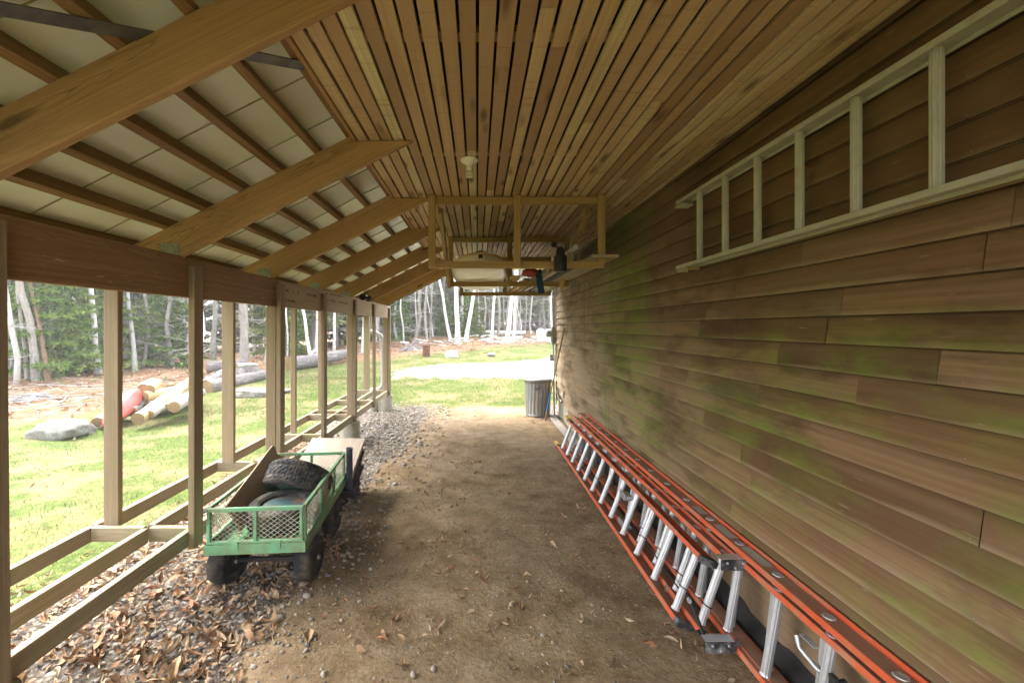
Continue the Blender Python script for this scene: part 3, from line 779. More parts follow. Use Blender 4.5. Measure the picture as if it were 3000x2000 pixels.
# ---------------------------------------------------------------- the boat lying on the racks
boat = thing('small_boat', 'cream flat-bottomed boat lying on the hanging racks', 'boat', (.03, 5.6, 2.15))
mb = MB(); st = []
NB = 25; K = 17
for i in range(NB):
    u = i / (NB - 1); y = 3.98 + u * 3.15
    e = 2 * u - 1
    hw = .29 * (1 - abs(e) ** 3.0) ** .6 + .02
    zbot = 2.147 + .09 * max(0, abs(e) - .62) ** 1.6 * 2.2
    sheer = 2.225 + .02 * abs(e) ** 2.5
    for k in range(K):
        v = -1 + 2 * k / (K - 1)
        x = hw * math.sin(v * math.pi / 2) ** 1 if True else 0
        zz = zbot + (sheer - zbot) * abs(v) ** 4.5
        zz += .012 * (abs(v) < .13)
        st.append((.03 + x, y, zz))
fs = [(i * K + k, i * K + k + 1, (i + 1) * K + k + 1, (i + 1) * K + k) for i in range(NB - 1) for k in range(K - 1)]
mb.add(st, fs, None, .5, True); mb.build('hull', M['boat'], boat, solid=.008)
mb = MB()
L = [st[i * K] for i in range(NB)] + [st[i * K + K - 1] for i in reversed(range(NB))]; L.append(L[0])
mb.tube(L, .013, 6); mb.build('gunwale', M['gunwale'], boat)
mb = MB()   # dark arched deck rising at the near end
vs = []; n = 13
for j in range(5):
    for i in range(n):
        v = -1 + 2 * i / (n - 1); y = 4.12 + j * .45; e = 2 * (y - 3.98) / 3.15 - 1; hw_ = .29 * (1 - abs(e) ** 3.0) ** .6 + .012
        vs.append((.03 + v * hw_, y, 2.232 + (.055 - .006 * j) * (math.cos(v * math.pi) * .5 + .5)))
fs = [(j * n + i, (j + 1) * n + i, (j + 1) * n + i + 1, j * n + i + 1) for j in range(4) for i in range(n - 1)]
mb.add(vs, fs, None, .5, True); mb.build('deck', M['boat_dark'], boat, solid=.012)

# lumber and other things stored on the racks
def plank(name, lab, p0, p1, w, h, mat, up=(0, 0, 1), grp=None, cat='plank'):
    t = MB(); t.beam(p0, p1, w, h, up); o = t.build(name, M[mat]); return tag(o, lab, cat, grp)
zr = 2.147
plank('wide_board', 'wide greenish board lying along the wall side of the racks', (1.02, 3.62, zr + .02), (1.00, 7.25, zr + .02), .22, .022, 'lumber', cat='board')
plank('lumber_plank', 'pale plank on the racks beside the wide greenish board, thickest of the bundle', (.80, 3.9, zr + .05), (.73, 7.2, zr + .05), .05, .09, 'lumber', grp='planks stored on the racks')
plank('lumber_plank', 'thin light plank lying on edge on the racks next to the red bag', (.72, 4.6, zr + .035), (.63, 7.3, zr + .035), .022, .065, 'plywood', grp='planks stored on the racks')
plank('lumber_plank', 'short orange-brown plank sticking out beyond the middle rack', (.62, 5.6, zr + .03), (.54, 7.3, zr + .03), .07, .05, 'rack', grp='planks stored on the racks')
plank('lumber_plank', 'dark narrow plank lying flat beside the black drum', (.89, 4.0, zr + .016), (.83, 7.2, zr + .016), .06, .028, 'dark_board', grp='planks stored on the racks')
mb = MB(); mb.tube([(.835, 3.85, zr + .13), (.79, 7.1, zr + .125)], .022, 10); tag(mb.build('metal_pipe', M['alu']), 'shiny metal pipe lying on top of the rack planks', 'pipe')
plank('shelf_board', 'whitish board lying across the far rack beside the boat', (.40, 7.20, zr + .012), (.98, 7.20, zr + .012), .22, .018, 'plywood', (0, 0, 1), cat='board')
# wooden oar lying on the racks
oar = thing('oar', 'wooden oar lying on the racks with its blade between the boat and the planks', 'oar', (.47, 6, zr))
mb = MB(); mb.tube([(.44, 5.9, zr + .022), (.50, 7.5, zr + .022)], .018, 8); mb.build('shaft', M['lumber'], oar)
mb = MB(); mb.beam((.435, 5.05, zr + .022), (.44, 5.9, zr + .022), .12, .014, (0, 0, 1), .005); mb.build('blade', M['rack'], oar)
# black drum hanging at the front of the nearest rack
drum = thing('black_drum', 'black ribbed drum with a rounded top hanging on the front of the nearest rack', 'drum', (.668, 3.66, 2.07))
mb = MB(); mb.lathe([(.044, .0), (.051, .008), (.052, .06), (.050, .062), (.050, .07), (.052, .072), (.052, .118), (.044, .128)], 24, (.668, 3.655, 2.045)); mb.build('body', M['black'], drum)
mb = MB(); mb.lathe([(.034, .129), (.034, .17), (.026, .192), (.010, .200), (0, .201)], 20, (.668, 3.655, 2.045)); mb.build('cap', M['black'], drum)
mb = MB(); mb.lathe([(.012, 0), (.022, .01), (.022, .03), (.01, .04)], 14, (.62, 3.70, 2.262), (0, -1, .25)); mb.tube([(.62, 3.70, 2.262), (.66, 3.68, 2.24)], .008, 6); mb.build('valve', M['black'], drum)
# red bag and blue strap
mb = MB(); mb.blob((.585, 4.95, 2.19), .085, .19, .042, 20, 12, .18, 2.2, 4); tag(mb.build('red_bag', M['red']), 'dark red fabric bundle tucked between the rack planks', 'bag')
st_ = MB(); pts = [(.665, 4.98, 2.225), (.672, 4.93, 2.19), (.672, 4.925, 2.12), (.688, 4.93, 2.03), (.70, 4.93, 1.965)]
for a, b in zip(pts[:-1], pts[1:]): st_.beam(a, b, .07, .006, (0, 1, .05), .002)
tag(st_.build('blue_strap', M['blue']), 'blue webbing strap hanging down from the red bundle on the rack', 'strap')

# ---------------------------------------------------------------- ladder hung on the wall
wl = thing('wall_ladder', 'old pale painted ladder hung lengthwise on the brown clapboard wall', 'ladder', (1.39, 1.5, 2.2))
def ibeam(zc, y0, y1):
    mb = MB()
    mb.box(1.353, 1.363, y0, y1, zc - .0115, zc + .0115, .002)
    mb.box(1.3632, 1.427, y0, y1, zc - .002, zc + .003, .0005)
    mb.box(1.4272, 1.436, y0, y1, zc - .013, zc + .013, .002)
    return mb
ibeam(2.443, -.4, 3.10).build('rail', M['alu_paint'], wl)
ibeam(2.004, -.4, 3.10).build('rail', M['alu_paint'], wl)
y = 2.846
def flutes(an, z): return 1 + .08 * math.cos(an * 11)
while y > -.35:
    mb = MB(); mb.lathe([(.0168, 2.0072), (.0168, 2.4408)], 66, (1.392, y, 0), flute=flutes); mb.build('rung', M['alu_paint'], wl); y -= .2935
for (ya, zc) in ((3.10, 2.452), (3.10, 1.995)):
    mb = MB(); mb.box(1.36, 1.437, ya + .001, ya + .012, zc - .02, zc + .012, .002); mb.build('end_cap', M['alu_paint'], wl)
mb = MB(); mb.box(1.352, 1.438, 3.02, 3.11, 2.408, 2.424, .003); mb.build('hook', M['alu_paint'], wl)
for y in (2.95, .6):
    mb = MB(); mb.box(1.36, 1.437, y - .012, y + .012, 1.972, 1.989, .002); mb.build('bracket', M['rack'], wl)

# ---------------------------------------------------------------- orange extension ladders on the floor
def section(t, y0, y1, B, T, ph, mat='orange', w=.072, fl=.027, rung=.0195, cap0=True, cap1=True, web='web', top_mat=None, out=(1, 1)):
    """one ladder section on its edge; B, T = (x, z) of the lower and upper rail web"""
    B = Vector((B[0], 0, B[1])); T = Vector((T[0], 0, T[1])); d = (T - B).normalized(); n = Vector((d.z, 0, -d.x))
    for P, s, tm, oo in ((B, -1, mat, out[0]), (T, 1, top_mat or mat, out[1])):
        mb = MB(); c = P + d * (s * fl / 2 * oo + (0 if oo > 0 else s * .004))
        for q in (-1, 1):
            a = c + n * (q * (w / 2 - .002)); mb.beam((a.x, y0, a.z), (a.x, y1, a.z), .0045, fl, tuple(d), .001)
        r = mb.build('rail', M[tm], t)
        mb = MB(); a = P + d * (s * .002); mb.beam((a.x, y0 + .001, a.z), (a.x, y1 - .001, a.z), w - .009, .004, tuple(d), .0005); mb.build('rail_web', M[web], r)
        for yy, on in ((y0, cap0), (y1, cap1)):
            if on:
                mb = MB(); a = P + d * (s * oo * (fl / 2 - .002)); mb.beam((a.x, yy - .022, a.z), (a.x, yy + .022, a.z), w + .006, fl + .008, tuple(d), .004); mb.build('end_cap', M['scuffed'], r)
    y = y0 + ph
    while y < y1 - .05:
        mb = MB(); a = B + d * .001; b = T - d * .001
        mb.lathe([(rung * 1.18, 0), (rung * 1.18, .004), (rung * 1.02, .007), (rung, .012), (rung, (b - a).length)], 66, (a.x, y, a.z), tuple(d), flute=lambda an, z: 1 + .06 * math.cos(an * 11))
        for P, s in ((B, -1), (T, 1)):
            o = P + d * (s * .0042)
            mb.lathe([(.0235, 0), (.0225, .0035), (.018, .005), (.014, .0025), (.006, .001), (0, .001)], 24, (o.x, y, o.z), tuple(d * s))
        mb.build('rung', M['alu'], t); y += .305
    return d, n
def shoe(t, x, y, z, sx=1):
    mb = MB()
    mb.box(x - .03, x + .115, y - .008, y, z - .026, z + .026, .002); o = mb.build('shoe', M['scuffed'], t)
    mb = MB(); mb.box(x - .03, x + .115, y, y + .05, z + .0265, z + .0295, .0008)
    mb.add([(x + .116, y - .01, z - .03), (x + .15, y + .012, z - .034), (x + .15, y + .012, z + .036), (x + .116, y - .01, z + .037)], [(0, 1, 2, 3), (3, 2, 1, 0)])
    k = 9
    for i in range(k):   # serrated spur edge
        xa = x - .02 + i * .015; mb.add([(xa, y + .05, z + .028), (xa + .015, y + .05, z + .028), (xa + .0075, y + .062, z + .029)], [(0, 1, 2)])
    mb.build('shoe_plate', M['alu'], o)
    for i in range(3):
        b2 = MB(); b2.lathe([(.007, 0), (.005, .004)], 10, (x + .0 + i * .04, y - .0085, z + .012 * (-1) ** i), (0, -1, 0)); b2.build('rivet', M['alu'], o)
la = thing('extension_ladder', 'orange extension ladder on its edge nearest the dirt, with black swivel shoes', 'ladder', (1.15, 2.3, 0), 'orange extension ladders along the wall')
section(la, 2.42, 6.02, (1.10, .035), (1.222, .345), .11, w=.08)
section(la, 2.34, 6.06, (1.185, .035), (1.312, .405), .07, w=.08, cap0=False, cap1=False, out=(1, -1))
shoe(la, 1.255, 2.29, .405); shoe(la, 1.15, 2.23, .033)
mb = MB(); mb.beam((1.125, 2.40, .16), (1.135, 2.28, .06), .016, .012); mb.beam((1.13, 2.32, .06), (1.16, 2.25, .05), .05, .006); mb.build('shoe_arm', M['black'], la)
mb = MB(); mb.lathe([(.011, 0), (.011, .02)], 14, (1.118, 2.402, .165), (-.3, -1, 0)); mb.build('pivot_bolt', M['alu'], la)
for yy, (px, pz) in ((6.05, (1.085, .03)), (6.05, (1.225, .372))):
    mb = MB(); mb.beam((px, yy, pz), (px - .02, yy + .11, pz + .02), .05, .035, (0, 0, 1), .008); mb.build('tip_guard', M['yellow'], la)
# rope and pulley brackets
for (ya, za) in ((3.55, .30), (3.58, .07)):
    mb = MB(); mb.box(1.128, 1.19, ya - .03, ya + .03, za - .012, za - .0065, .001); mb.box(1.14, 1.19, ya - .06, ya + .06, za - .006, za, .001); mb.box(1.128, 1.136, ya - .06, ya + .06, za - .03, za + .02, .001); mb.lathe([(.018, 0), (.018, .05)], 14, (1.14, ya - .065, za - .01), (1, 0, 0))
    mb.build('pulley_bracket', M['alu'], la)
mb = MB(); mb.tube([(1.155, 2.5, .13), (1.158, 2.6, .10), (1.16, 3.1, .12), (1.155, 3.7, .10), (1.165, 4.5, .13), (1.16, 5.6, .12)], .0045, 6)
def tie_ring(m, y, B, T, h):
    B = Vector((B[0], y, B[1])); T = Vector((T[0], y, T[1])); d = (T - B).normalized(); c = B + d * h; u = Vector((0, 1, 0)); w = d.cross(u)
    m.tube([c + u * .0225 * math.cos(a) + w * .0225 * math.sin(a) + d * .004 * math.sin(a) for a in np.arange(0, 6.6, .4)], .0035, 6)
for k in (0, 1, 2, 3, 5, 6):
    tie_ring(mb, 2.41 + .305 * k, (1.185, .035), (1.312, .405), .10)
    if k % 2 == 0: tie_ring(mb, 2.53 + .305 * k, (1.10, .035), (1.222, .345), .13)
mb.build('rope', M['black'], la)
lb = thing('extension_ladder', 'orange extension ladder against the clapboard wall, grey stickers on its top rail', 'ladder', (1.35, 2.3, 0), 'orange extension ladders along the wall')
section(lb, .70, 6.02, (1.338, .032), (1.385, .455), .177, w=.084, cap0=False, cap1=True, out=(1, -1))
section(lb, .95, 5.9, (1.298, .032), (1.366, .412), .187, w=.055, cap0=False, cap1=False, out=(1, -1))
mb = MB(); mb.beam((1.4325, .70, .462), (1.4325, 6.0, .462), .007, .022, (0, 0, 1), .001); mb.build('rail', M['orange'], lb)
for (ya, yb2) in ((2.17, 2.36), (2.46, 2.63), (2.78, 2.9)):
    mb = MB(); mb.box(1.385 - .027, 1.385 + .028, ya, yb2, .4606, .4614, .0002); mb.build('sticker', M['sticker'], lb)
mb = MB()
for i in range(7): mb.box(1.33 + .0, 1.352, 1.80 + i * .012, 1.808 + i * .012, .33, .336, .001)
mb.tube([(1.318, 1.88, .33), (1.318, 1.86, .29), (1.33, 1.78, .265), (1.37, 1.70, .262)], .010, 8); mb.build('guide_bracket', M['alu'], lb)
mb = MB(); mb.beam((1.30, 1.66, .33), (1.30, 1.66, .22), .02, .03, (0, 1, 0)); mb.beam((1.30, 1.66, .30), (1.345, 1.66, .31), .02, .012); mb.build('rung_lock', M['black'], lb)
mb = MB(); mb.box(1.24, 1.32, 1.86, 1.93, .068, .074, .001); mb.box(1.245, 1.251, 1.78, 1.93, .02, .07, .001); mb.build('guide_bracket', M['alu'], lb)
# far plank on the ground beside the wall
plank('grey_plank', 'flat grey plank lying on the dirt between the can and the orange ladders', (1.335, 6.12, .014), (1.325, 7.95, .014), .115, .03, 'grey_plank')

# ---------------------------------------------------------------- trash can, stick, meter boxes
CX, CY = 1.105, 8.30
can = thing('trash_can', 'ribbed galvanised trash can with a lid standing at the corner of the wall', 'trash can', (CX, CY, 0))
def ribs(an, z): return 1 + (.018 * max(-.6, min(.6, math.cos(an * 22))) if .07 < z < .57 else 0)
mb = MB(); mb.lathe([(.0, .005), (.222, .005), (.228, 0.0), (.228, .02), (.222, .03), (.225, .068), (.225, .072), (.238, .568), (.238, .575), (.243, .62), (.247, .632), (.247, .642)], 132, (CX, CY, 0), flute=ribs); mb.build('body', M['galv'], can)
mb = MB(); mb.lathe([(.262, .612), (.264, .612), (.264, .655), (.257, .665), (.20, .684), (.10, .694), (0, .697)], 64, (CX, CY, 0)); lid = mb.build('lid', M['galv'], can)
mb = MB(); mb.tube([(CX - .06, CY - .02, .688), (CX - .062, CY - .02, .718), (CX - .045, CY - .02, .73), (CX + .03, CY - .02, .73), (CX + .045, CY - .02, .718), (CX + .043, CY - .02, .688)], .007, 8); mb.build('lid_handle', M['iron'], lid)
a0 = -1.72
hx, hy = CX + .246 * math.cos(a0), CY + .246 * math.sin(a0)
mb = MB(); mb.box(hx - .05, hx + .03, hy - .006, hy + .004, .48, .53, .002); mb.tube([(hx - .055, hy - .012, .525), (hx - .05, hy - .03, .52), (hx + .05, hy - .03, .518), (hx + .07, hy - .01, .525)], .007, 8); mb.build('handle', M['iron'], can)
mb = MB(); mb.tube([(CX + .235, CY - .03, .42), (CX + .27, CY - .04, .40), (CX + .285, CY - .03, .36), (CX + .27, CY - .02, .33), (CX + .235, CY - .02, .33)], .005, 6); mb.build('handle', M['iron'], can)
mb = MB(); mb.tube([(hx + .0, hy - .035, .50), (hx - .006, hy - .04, .3), (hx - .012, hy - .03, .09)], .009, 8); mb.blob((hx - .012, hy - .03, .085), .012, .012, .018, 10, 8); tag(mb.build('short_stick', M['stick']), 'short pale stick hanging from the front handle of the galvanised can', 'stick')
pole = thing('pole', 'long thin pole wrapped in blue tape, leaning on the wall beside the can', 'pole', (1.16, 7.86, 0))
p0, p1 = Vector((1.155, 7.78, .005)), Vector((1.425, 7.42, 1.60))
mb = MB(); q = p0.lerp(p1, .11); q2 = p0.lerp(p1, .31); mb.tube([p0, q], .010, 8); mb.tube([q2, p0.lerp(p1, .6), p1], [.011, .012, .014], 8); mb.build('shaft', M['stick'], pole)
mb = MB(); mb.tube([q, q2], .0125, 8); mb.build('tape', M['blue_tape'], pole)
ub = thing('meter_box', 'grey electric meter box on the far corner of the clapboard wall', 'meter box', (1.43, 8.45, 1.45))
mb = MB(); mb.box(1.36, 1.47, 8.325, 8.47, 1.30, 1.60, .008); mb.build('box', M['grey_box'], ub)
mb = MB(); mb.lathe([(.075, 0), (.075, .05), (.07, .085), (.0, .09)], 24, (1.36, 8.40, 1.49), (-1, 0, 0)); mb.build('meter', M['grey_box'], ub)
mb = MB()
for (x, yy, r) in ((1.40, 8.36, .014), (1.43, 8.36, .012), (1.452, 8.345, .010)): mb.tube([(x, yy, 1.6), (x, yy, 2.95)], r, 8)
mb.tube([(1.40, 8.38, 1.30), (1.405, 8.38, 1.1), (1.425, 8.37, 1.02), (1.425, 8.37, .9), (1.41, 8.37, .6), (1.42, 8.36, -.05)], .016, 8)
mb.tube([(1.44, 8.35, 1.30), (1.44, 8.345, .7), (1.452, 8.345, .2)], .009, 8); mb.build('conduit', M['pipe'], ub)
ub2 = thing('outlet_box', 'small grey outlet box below the meter box on the wall corner', 'outlet box', (1.40, 8.42, 1.05))
mb = MB(); mb.box(1.345, 1.42, 8.40, 8.50, .97, 1.10, .006); mb.build('box', M['grey_box'], ub2)
mb = MB(); mb.box(1.3425, 1.3448, 8.41, 8.49, .98, 1.09, .001); mb.build('cover', M['grey_box'], ub2)
mb = MB(); mb.tube([(1.437, 8.2, .46), (1.43, 8.1, .40), (1.425, 7.95, .34), (1.432, 7.75, .33), (1.436, 7.7, .36)], .014, 8); tag(mb.build('wall_pipe', M['pipe']), 'short bent grey pipe low on the far end of the wall', 'pipe')
mb = MB(); mb.box(1.425, 1.4395, 7.55, 7.62, .42, .53, .004); tag(mb.build('vent_flap', M['grey_box']), 'small grey cover plate low on the far end of the wall', 'cover plate')
# small lamp on the header top
fx = thing('flood_lamp', 'small dark lamp with a bent pale cable on top of the far header', 'lamp', (-1.72, 7.0, 2.01))
mb = MB(); mb.lathe([(.02, 0), (.045, .05), (.05, .09)], 14, (-1.72, 6.78, 2.035), (.4, -1, .1)); mb.lathe([(.02, 0), (.045, .05), (.05, .09)], 14, (-1.72, 6.98, 2.035), (.5, 1, .1)); mb.box(-1.745, -1.69, 6.8, 6.96, 2.012, 2.04, .004); mb.build('lamp_head', M['black'], fx)
mb = MB(); mb.tube([(-1.70, 6.84, 2.045), (-1.69, 6.95, 2.085), (-1.69, 7.1, 2.075), (-1.70, 7.2, 2.03)], .008, 6); mb.build('cable', M['white'], fx)

# ---------------------------------------------------------------- garden cart
CA = R(4.6); cart = thing('garden_cart', 'green steel mesh garden cart carrying two old tyres and a board', 'cart', (-1.30, 2.66, 0), rz=CA)
class LB(MB):
    local = True
W, LN, ZD, ZT = .573, 1.19, .275, .545
def cb(name, mat, fn, par=cart):
    m = LB(); fn(m); return m.build(name, M[mat], par)
hw = W / 2
def deck(m):
    m.box(-hw, hw, 0, .004, ZD, ZD + .058, .001); m.box(-hw, hw, LN - .004, LN, ZD, ZD + .058, .001)
    m.box(-hw, -hw + .004, .0042, LN - .0042, ZD, ZD + .058, .001); m.box(hw - .004, hw, .0042, LN - .0042, ZD, ZD + .058, .001)
    for x in (-.12, .12): m.box(x - .025, x + .025, -.005, -.0005, ZD + .03, ZD + .078, .002)
frame = cb('frame', 'cart', deck)
cb('deck', 'cart_deck', lambda m: m.box(-hw + .005, hw - .005, .005, LN - .005, ZD + .012, ZD + .02, .001))
t_ = .022
def panel(name, p0, p1, ups, mid=True):
    """rectangular framed mesh panel between two floor points in cart space"""
    p0 = Vector(p0); p1 = Vector(p1); zlo = ZD + .06
    def f(m):
        for z in (zlo + .008, ZT - t_ / 2): m.beam((*p0[:2], z), (*p1[:2], z), t_, t_ if z > .4 else .014, (0, 0, 1), .002)
        n = len(ups)
        for u in ups:
            q = p0.lerp(p1, u); m.beam((q.x, q.y, zlo + .0155), (q.x, q.y, ZT - t_ - .0005), t_ * .95, t_ * .8, (p1 - p0).normalized(), .002)
    o = cb(name, 'cart', f)
    def wf(m):
        L = (p1 - p0).length; H = ZT - t_ - zlo - .016; d = (p1 - p0).normalized(); step = .038; sl = 1.4
        nrm_ = Vector((-d.y, d.x, 0))
        k = -int(H / sl / step) - 1
        while k * step < L + H / sl:
            for sg in (1, -1):
                # line x = k*step + sg*z*sl clipped to the panel
                x0 = k * step; pts = []
                za, zb_ = 0, H
                xa, xb = x0, x0 + sg * H * sl
                def clip(xv): return max(0, min(L, xv))
                if max(xa, xb) <= 0 or min(xa, xb) >= L: continue
                def zat(xv): return (xv - x0) / (sg * sl)
                ca, cb_ = clip(xa), clip(xb)
                za, zb_ = zat(ca), zat(cb_)
                if abs(zb_ - za) < .004: continue
                A = p0 + d * ca + nrm_ * (.0012 * sg); B = p0 + d * cb_ + nrm_ * (.0012 * sg)
                m.beam((A.x, A.y, zlo + .016 + za), (B.x, B.y, zlo + .016 + zb_), .0024, .0024, tuple(nrm_), .0004)
            k += 1
    cb('wire_mesh', 'wire', wf, o)
    return o
e = .013
panel('front_panel', (-hw + e, e, 0), (hw - e, e, 0), (.02, .5, .98))
panel('rear_panel', (-hw + e, LN - e, 0), (hw - e, LN - e, 0), (.02, .5, .98))
panel('side_panel', (-hw + e, .03, 0), (-hw + e, LN - .03, 0), (.01, .33, .67, .99))
panel('side_panel', (hw - e, .03, 0), (hw - e, LN - .03, 0), (.01, .33, .67, .99))
def latch(m):
    for x in (-hw + .004, hw - .024):
        m.tube([(x, -.004, ZT - .01), (x + .01, -.012, ZT + .004), (x + .02, -.006, ZT - .01), (x + .02, -.006, ZT - .09)], .003, 6)
cb('latch', 'galv', latch)
def under(m):
    m.box(-.05, .05, .1, 1.05, ZD - .045, ZD - .002, .003); m.box(-.22, .22, .20, .24, ZD - .09, ZD - .05, .003); m.box(-.22, .22, .87, .91, ZD - .09, ZD - .05, .003)
    for y in (.22, .89):
        m.box(-.25, .25, y - .012, y + .012, .125, .15, .003)
        for x in (-.2, .2): m.box(x - .012, x + .012, y - .02, y + .02, .15, ZD - .05, .002)
cb('chassis', 'black', under)
for (x, y, tw) in ((-.245, .22, R(-20)), (.25, .22, R(-7)), (-.235, .89, 0), (.235, .89, 0)):
    ax = Vector((math.cos(tw), math.sin(tw), 0)); c0 = Vector((x, y, .138))
    def tyre(m, ax=ax, c0=c0):
        prof = [(.055, -.040), (.075, -.049), (.102, -.053), (.124, -.048), (.134, -.034), (.138, -.012), (.138, .012), (.134, .034), (.124, .048), (.102, .053), (.075, .049), (.055, .040)]
        m.lathe(prof, 40, c0, ax)
    w_ = cb('wheel', 'rubber', tyre)
    def hub(m, ax=ax, c0=c0):
        for s in (-1, 1):
            m.lathe([(.070, .0475), (.067, .051), (.05, .034), (.03, .036), (.026, .056), (.012, .0565), (.0, .0565)], 24, c0, ax * s)
    cb('hub', 'black', hub, w_)
    cb('hub_bolt', 'galv', lambda m, ax=ax, c0=c0: [m.lathe([(.014, .057), (.013, .068), (0, .068)], 12, c0, ax * s) for s in (-1, 1)], w_)
def post(m):
    m.lathe([(.026, .235), (.027, .24), (.027, .57), (.030, .572), (.030, .582), (.024, .582), (.024, .55)], 22, (hw + .029, LN - .03, 0))
cb('handle_tube', 'navy', post)
cb('tongue', 'black', lambda m: m.tube([(0, LN - .1, ZD - .03), (0, LN + .25, ZD - .06), (.02, LN + .45, .16)], .012, 8))

# ---------------------------------------------------------------- tyres, boards and sheets in and behind the cart
def tire(name, lab, loc, q, R0=.235, w=.16):
    t = bpy.data.objects.new(name, None); COL.objects.link(t); t.location = loc; t.rotation_mode = 'QUATERNION'; t.rotation_quaternion = q; tag(t, lab, 'tyre', 'old tyres in the cart')
    m = LB(); seg = 120; h = w / 2
    prof = [(.62, -.80), (.70, -.97), (.80, -1.0), (.90, -.95), (.965, -.82), (.985, -.70), (1, -.55), (1, -.38), (1, -.2), (1, 0), (1, .2), (1, .38), (1, .55), (.985, .70), (.965, .82), (.90, .95), (.80, 1.0), (.70, .97), (.62, .80), (.60, .4), (.60, -.4), (.62, -.80)]
    vs = []
    for j, (r, z) in enumerate(prof):
        for k in range(seg):
            an = 2 * math.pi * k / seg; g = 1.0
            if 5 <= j <= 13:
                blk = ((k + (j * 2 if j < 10 else -j * 2 + 20)) % 4) < 1; rib = j in (7, 11)
                g = .965 if (blk or rib) else 1.0
            vs.append((R0 * r * g * math.cos(an), R0 * r * g * math.sin(an), h * z))
    n = len(prof)
    fs = [(i * seg + k, i * seg + (k + 1) % seg, (i + 1) * seg + (k + 1) % seg, (i + 1) * seg + k) for i in range(n - 1) for k in range(seg)]
    m.add(vs, fs, None, .5, False); m.build('tyre', M['rubber'], t)
    m = LB(); m.lathe([(R0 * .60, -h * .62), (R0 * .57, -h * .60), (R0 * .54, -h * .2), (R0 * .54, h * .2), (R0 * .58, h * .6), (R0 * .60, h * .62)], 40)
    for k in range(5):
        an = 2 * math.pi * k / 5; m.beam((R0 * .1 * math.cos(an), R0 * .1 * math.sin(an), h * -.15), (R0 * .55 * math.cos(an), R0 * .55 * math.sin(an), h * .0), R0 * .22, .02, (0, 0, 1), .006)
    m.lathe([(R0 * .2, -h * .25), (R0 * .2, h * .0), (R0 * .1, h * .12), (0, h * .12)], 24); m.build('rim', M['rim'], t)
    return t
def cartp(x, y, z): return Vector((-1.30, 2.66, 0)) + Matrix.Rotation(CA, 3, 'Z') @ Vector((x, y, z))
tire('old_tyre', 'worn tyre lying flat at the front of the green cart', cartp(.03, .37, ZD + .10), Matrix.Rotation(R(4), 3, 'X').to_quaternion(), .215, .15)
tire('old_tyre', 'worn tyre tipped up behind the flat tyre in the cart, showing its tread', cartp(.05, .66, .475), Vector((0, 0, 1)).rotation_difference(Vector((-.12, -.62, -.78)).normalized()), .235, .18)
# brown board leaning on the left side of the cart
A, B_ = cartp(-.235, .16, .498), cartp(-.262, 1.02, .655)
mb = MB(); ux = (B_ - A).normalized(); dn = Vector((.42, .06, -1)); dn = (dn - ux * dn.dot(ux)).normalized(); nn = ux.cross(dn).normalized()
wd = .19
def bp(u, v, s): return A + ux * u + dn * v + nn * (s * .006)
Lb = (B_ - A).length
out = [(0, 0), (Lb - .01, 0), (Lb, .012), (Lb + .0, .05), (Lb - .02, .075), (Lb + .005, .10), (Lb + .01, wd), (0, wd)]
vs = [bp(u, v, 1) for u, v in out] + [bp(u, v, -1) for u, v in out]; n = len(out)
fs = [tuple(range(n)), tuple(reversed(range(n, 2 * n)))] + [(k, n + k, n + (k + 1) % n, (k + 1) % n) for k in range(n)]
uvs = [[(u, v) for u, v in out], [(u, v + 2) for u, v in reversed(out)]] + [[(0, 3), (.01, 3), (.01, 3.1), (0, 3.1)]] * n
mb.add(vs, fs, uvs); tag(mb.build('leaning_board', M['ply_brown']), 'brown board with a chipped corner leaning inside the left side of the cart', 'board')
# weathered sheet propped on a pile of dark boards behind the cart
def quadsheet(name, lab, c, th, mat, cat):
    """c: four corners, near-left, near-right, far-right, far-left"""
    c = [Vector(q) for q in c]; nn = (c[1] - c[0]).cross(c[3] - c[0]).normalized() * th
    m = MB(); L1 = (c[3] - c[0]).length; L2 = (c[1] - c[0]).length
    vs = c + [q - nn for q in c]
    fs = [(0, 1, 2, 3), (7, 6, 5, 4)] + [(k, 4 + k, 4 + (k + 1) % 4, (k + 1) % 4) for k in range(4)]
    m.add(vs, fs, [[(0, 0), (0, L2), (L1, L2), (L1, 0)], [(0, 3), (0, 3 + L2), (L1, 3 + L2), (L1, 3)]] + [[(0, 0), (.01, 0), (.01, .3), (0, .3)]] * 4)
    return tag(m.build(name, M[mat]), lab, cat)
quadsheet('plywood_sheet', 'weathered plywood sheet sloping up behind the green cart', [(-1.60, 3.935, .345), (-1.075, 3.915, .342), (-1.135, 4.60, .478), (-1.655, 4.57, .488)], .014, 'plywood', 'sheet')
for i, (dz, sh) in enumerate(((.03, 0), (.058, .012), (.09, -.01), (.125, .01))):
    quadsheet('dark_board', ['uppermost of the dark boards stacked under the weathered sheet', 'second from the top of the dark boards under the weathered sheet', 'third from the top of the dark boards under the weathered sheet', 'lowest of the dark boards stacked under the weathered sheet'][i],
              [(-1.56 + sh, 3.95, .345 - dz - .012 * i), (-1.072 + sh, 3.93, .342 - dz - .012 * i), (-1.125 + sh, 4.50, .466 - dz - .03 * i), (-1.62 + sh, 4.47, .47 - dz - .03 * i)], .018, 'dark_board' if i else 'plywood', 'board')['group'] = 'dark boards stacked behind the cart'
mb = MB(); mb.box(-1.55, -1.14, 4.22, 4.42, 0, .235, .006); tag(mb.build('wood_block', M['dark_board']), 'dark timber block holding up the stacked boards behind the cart', 'block')

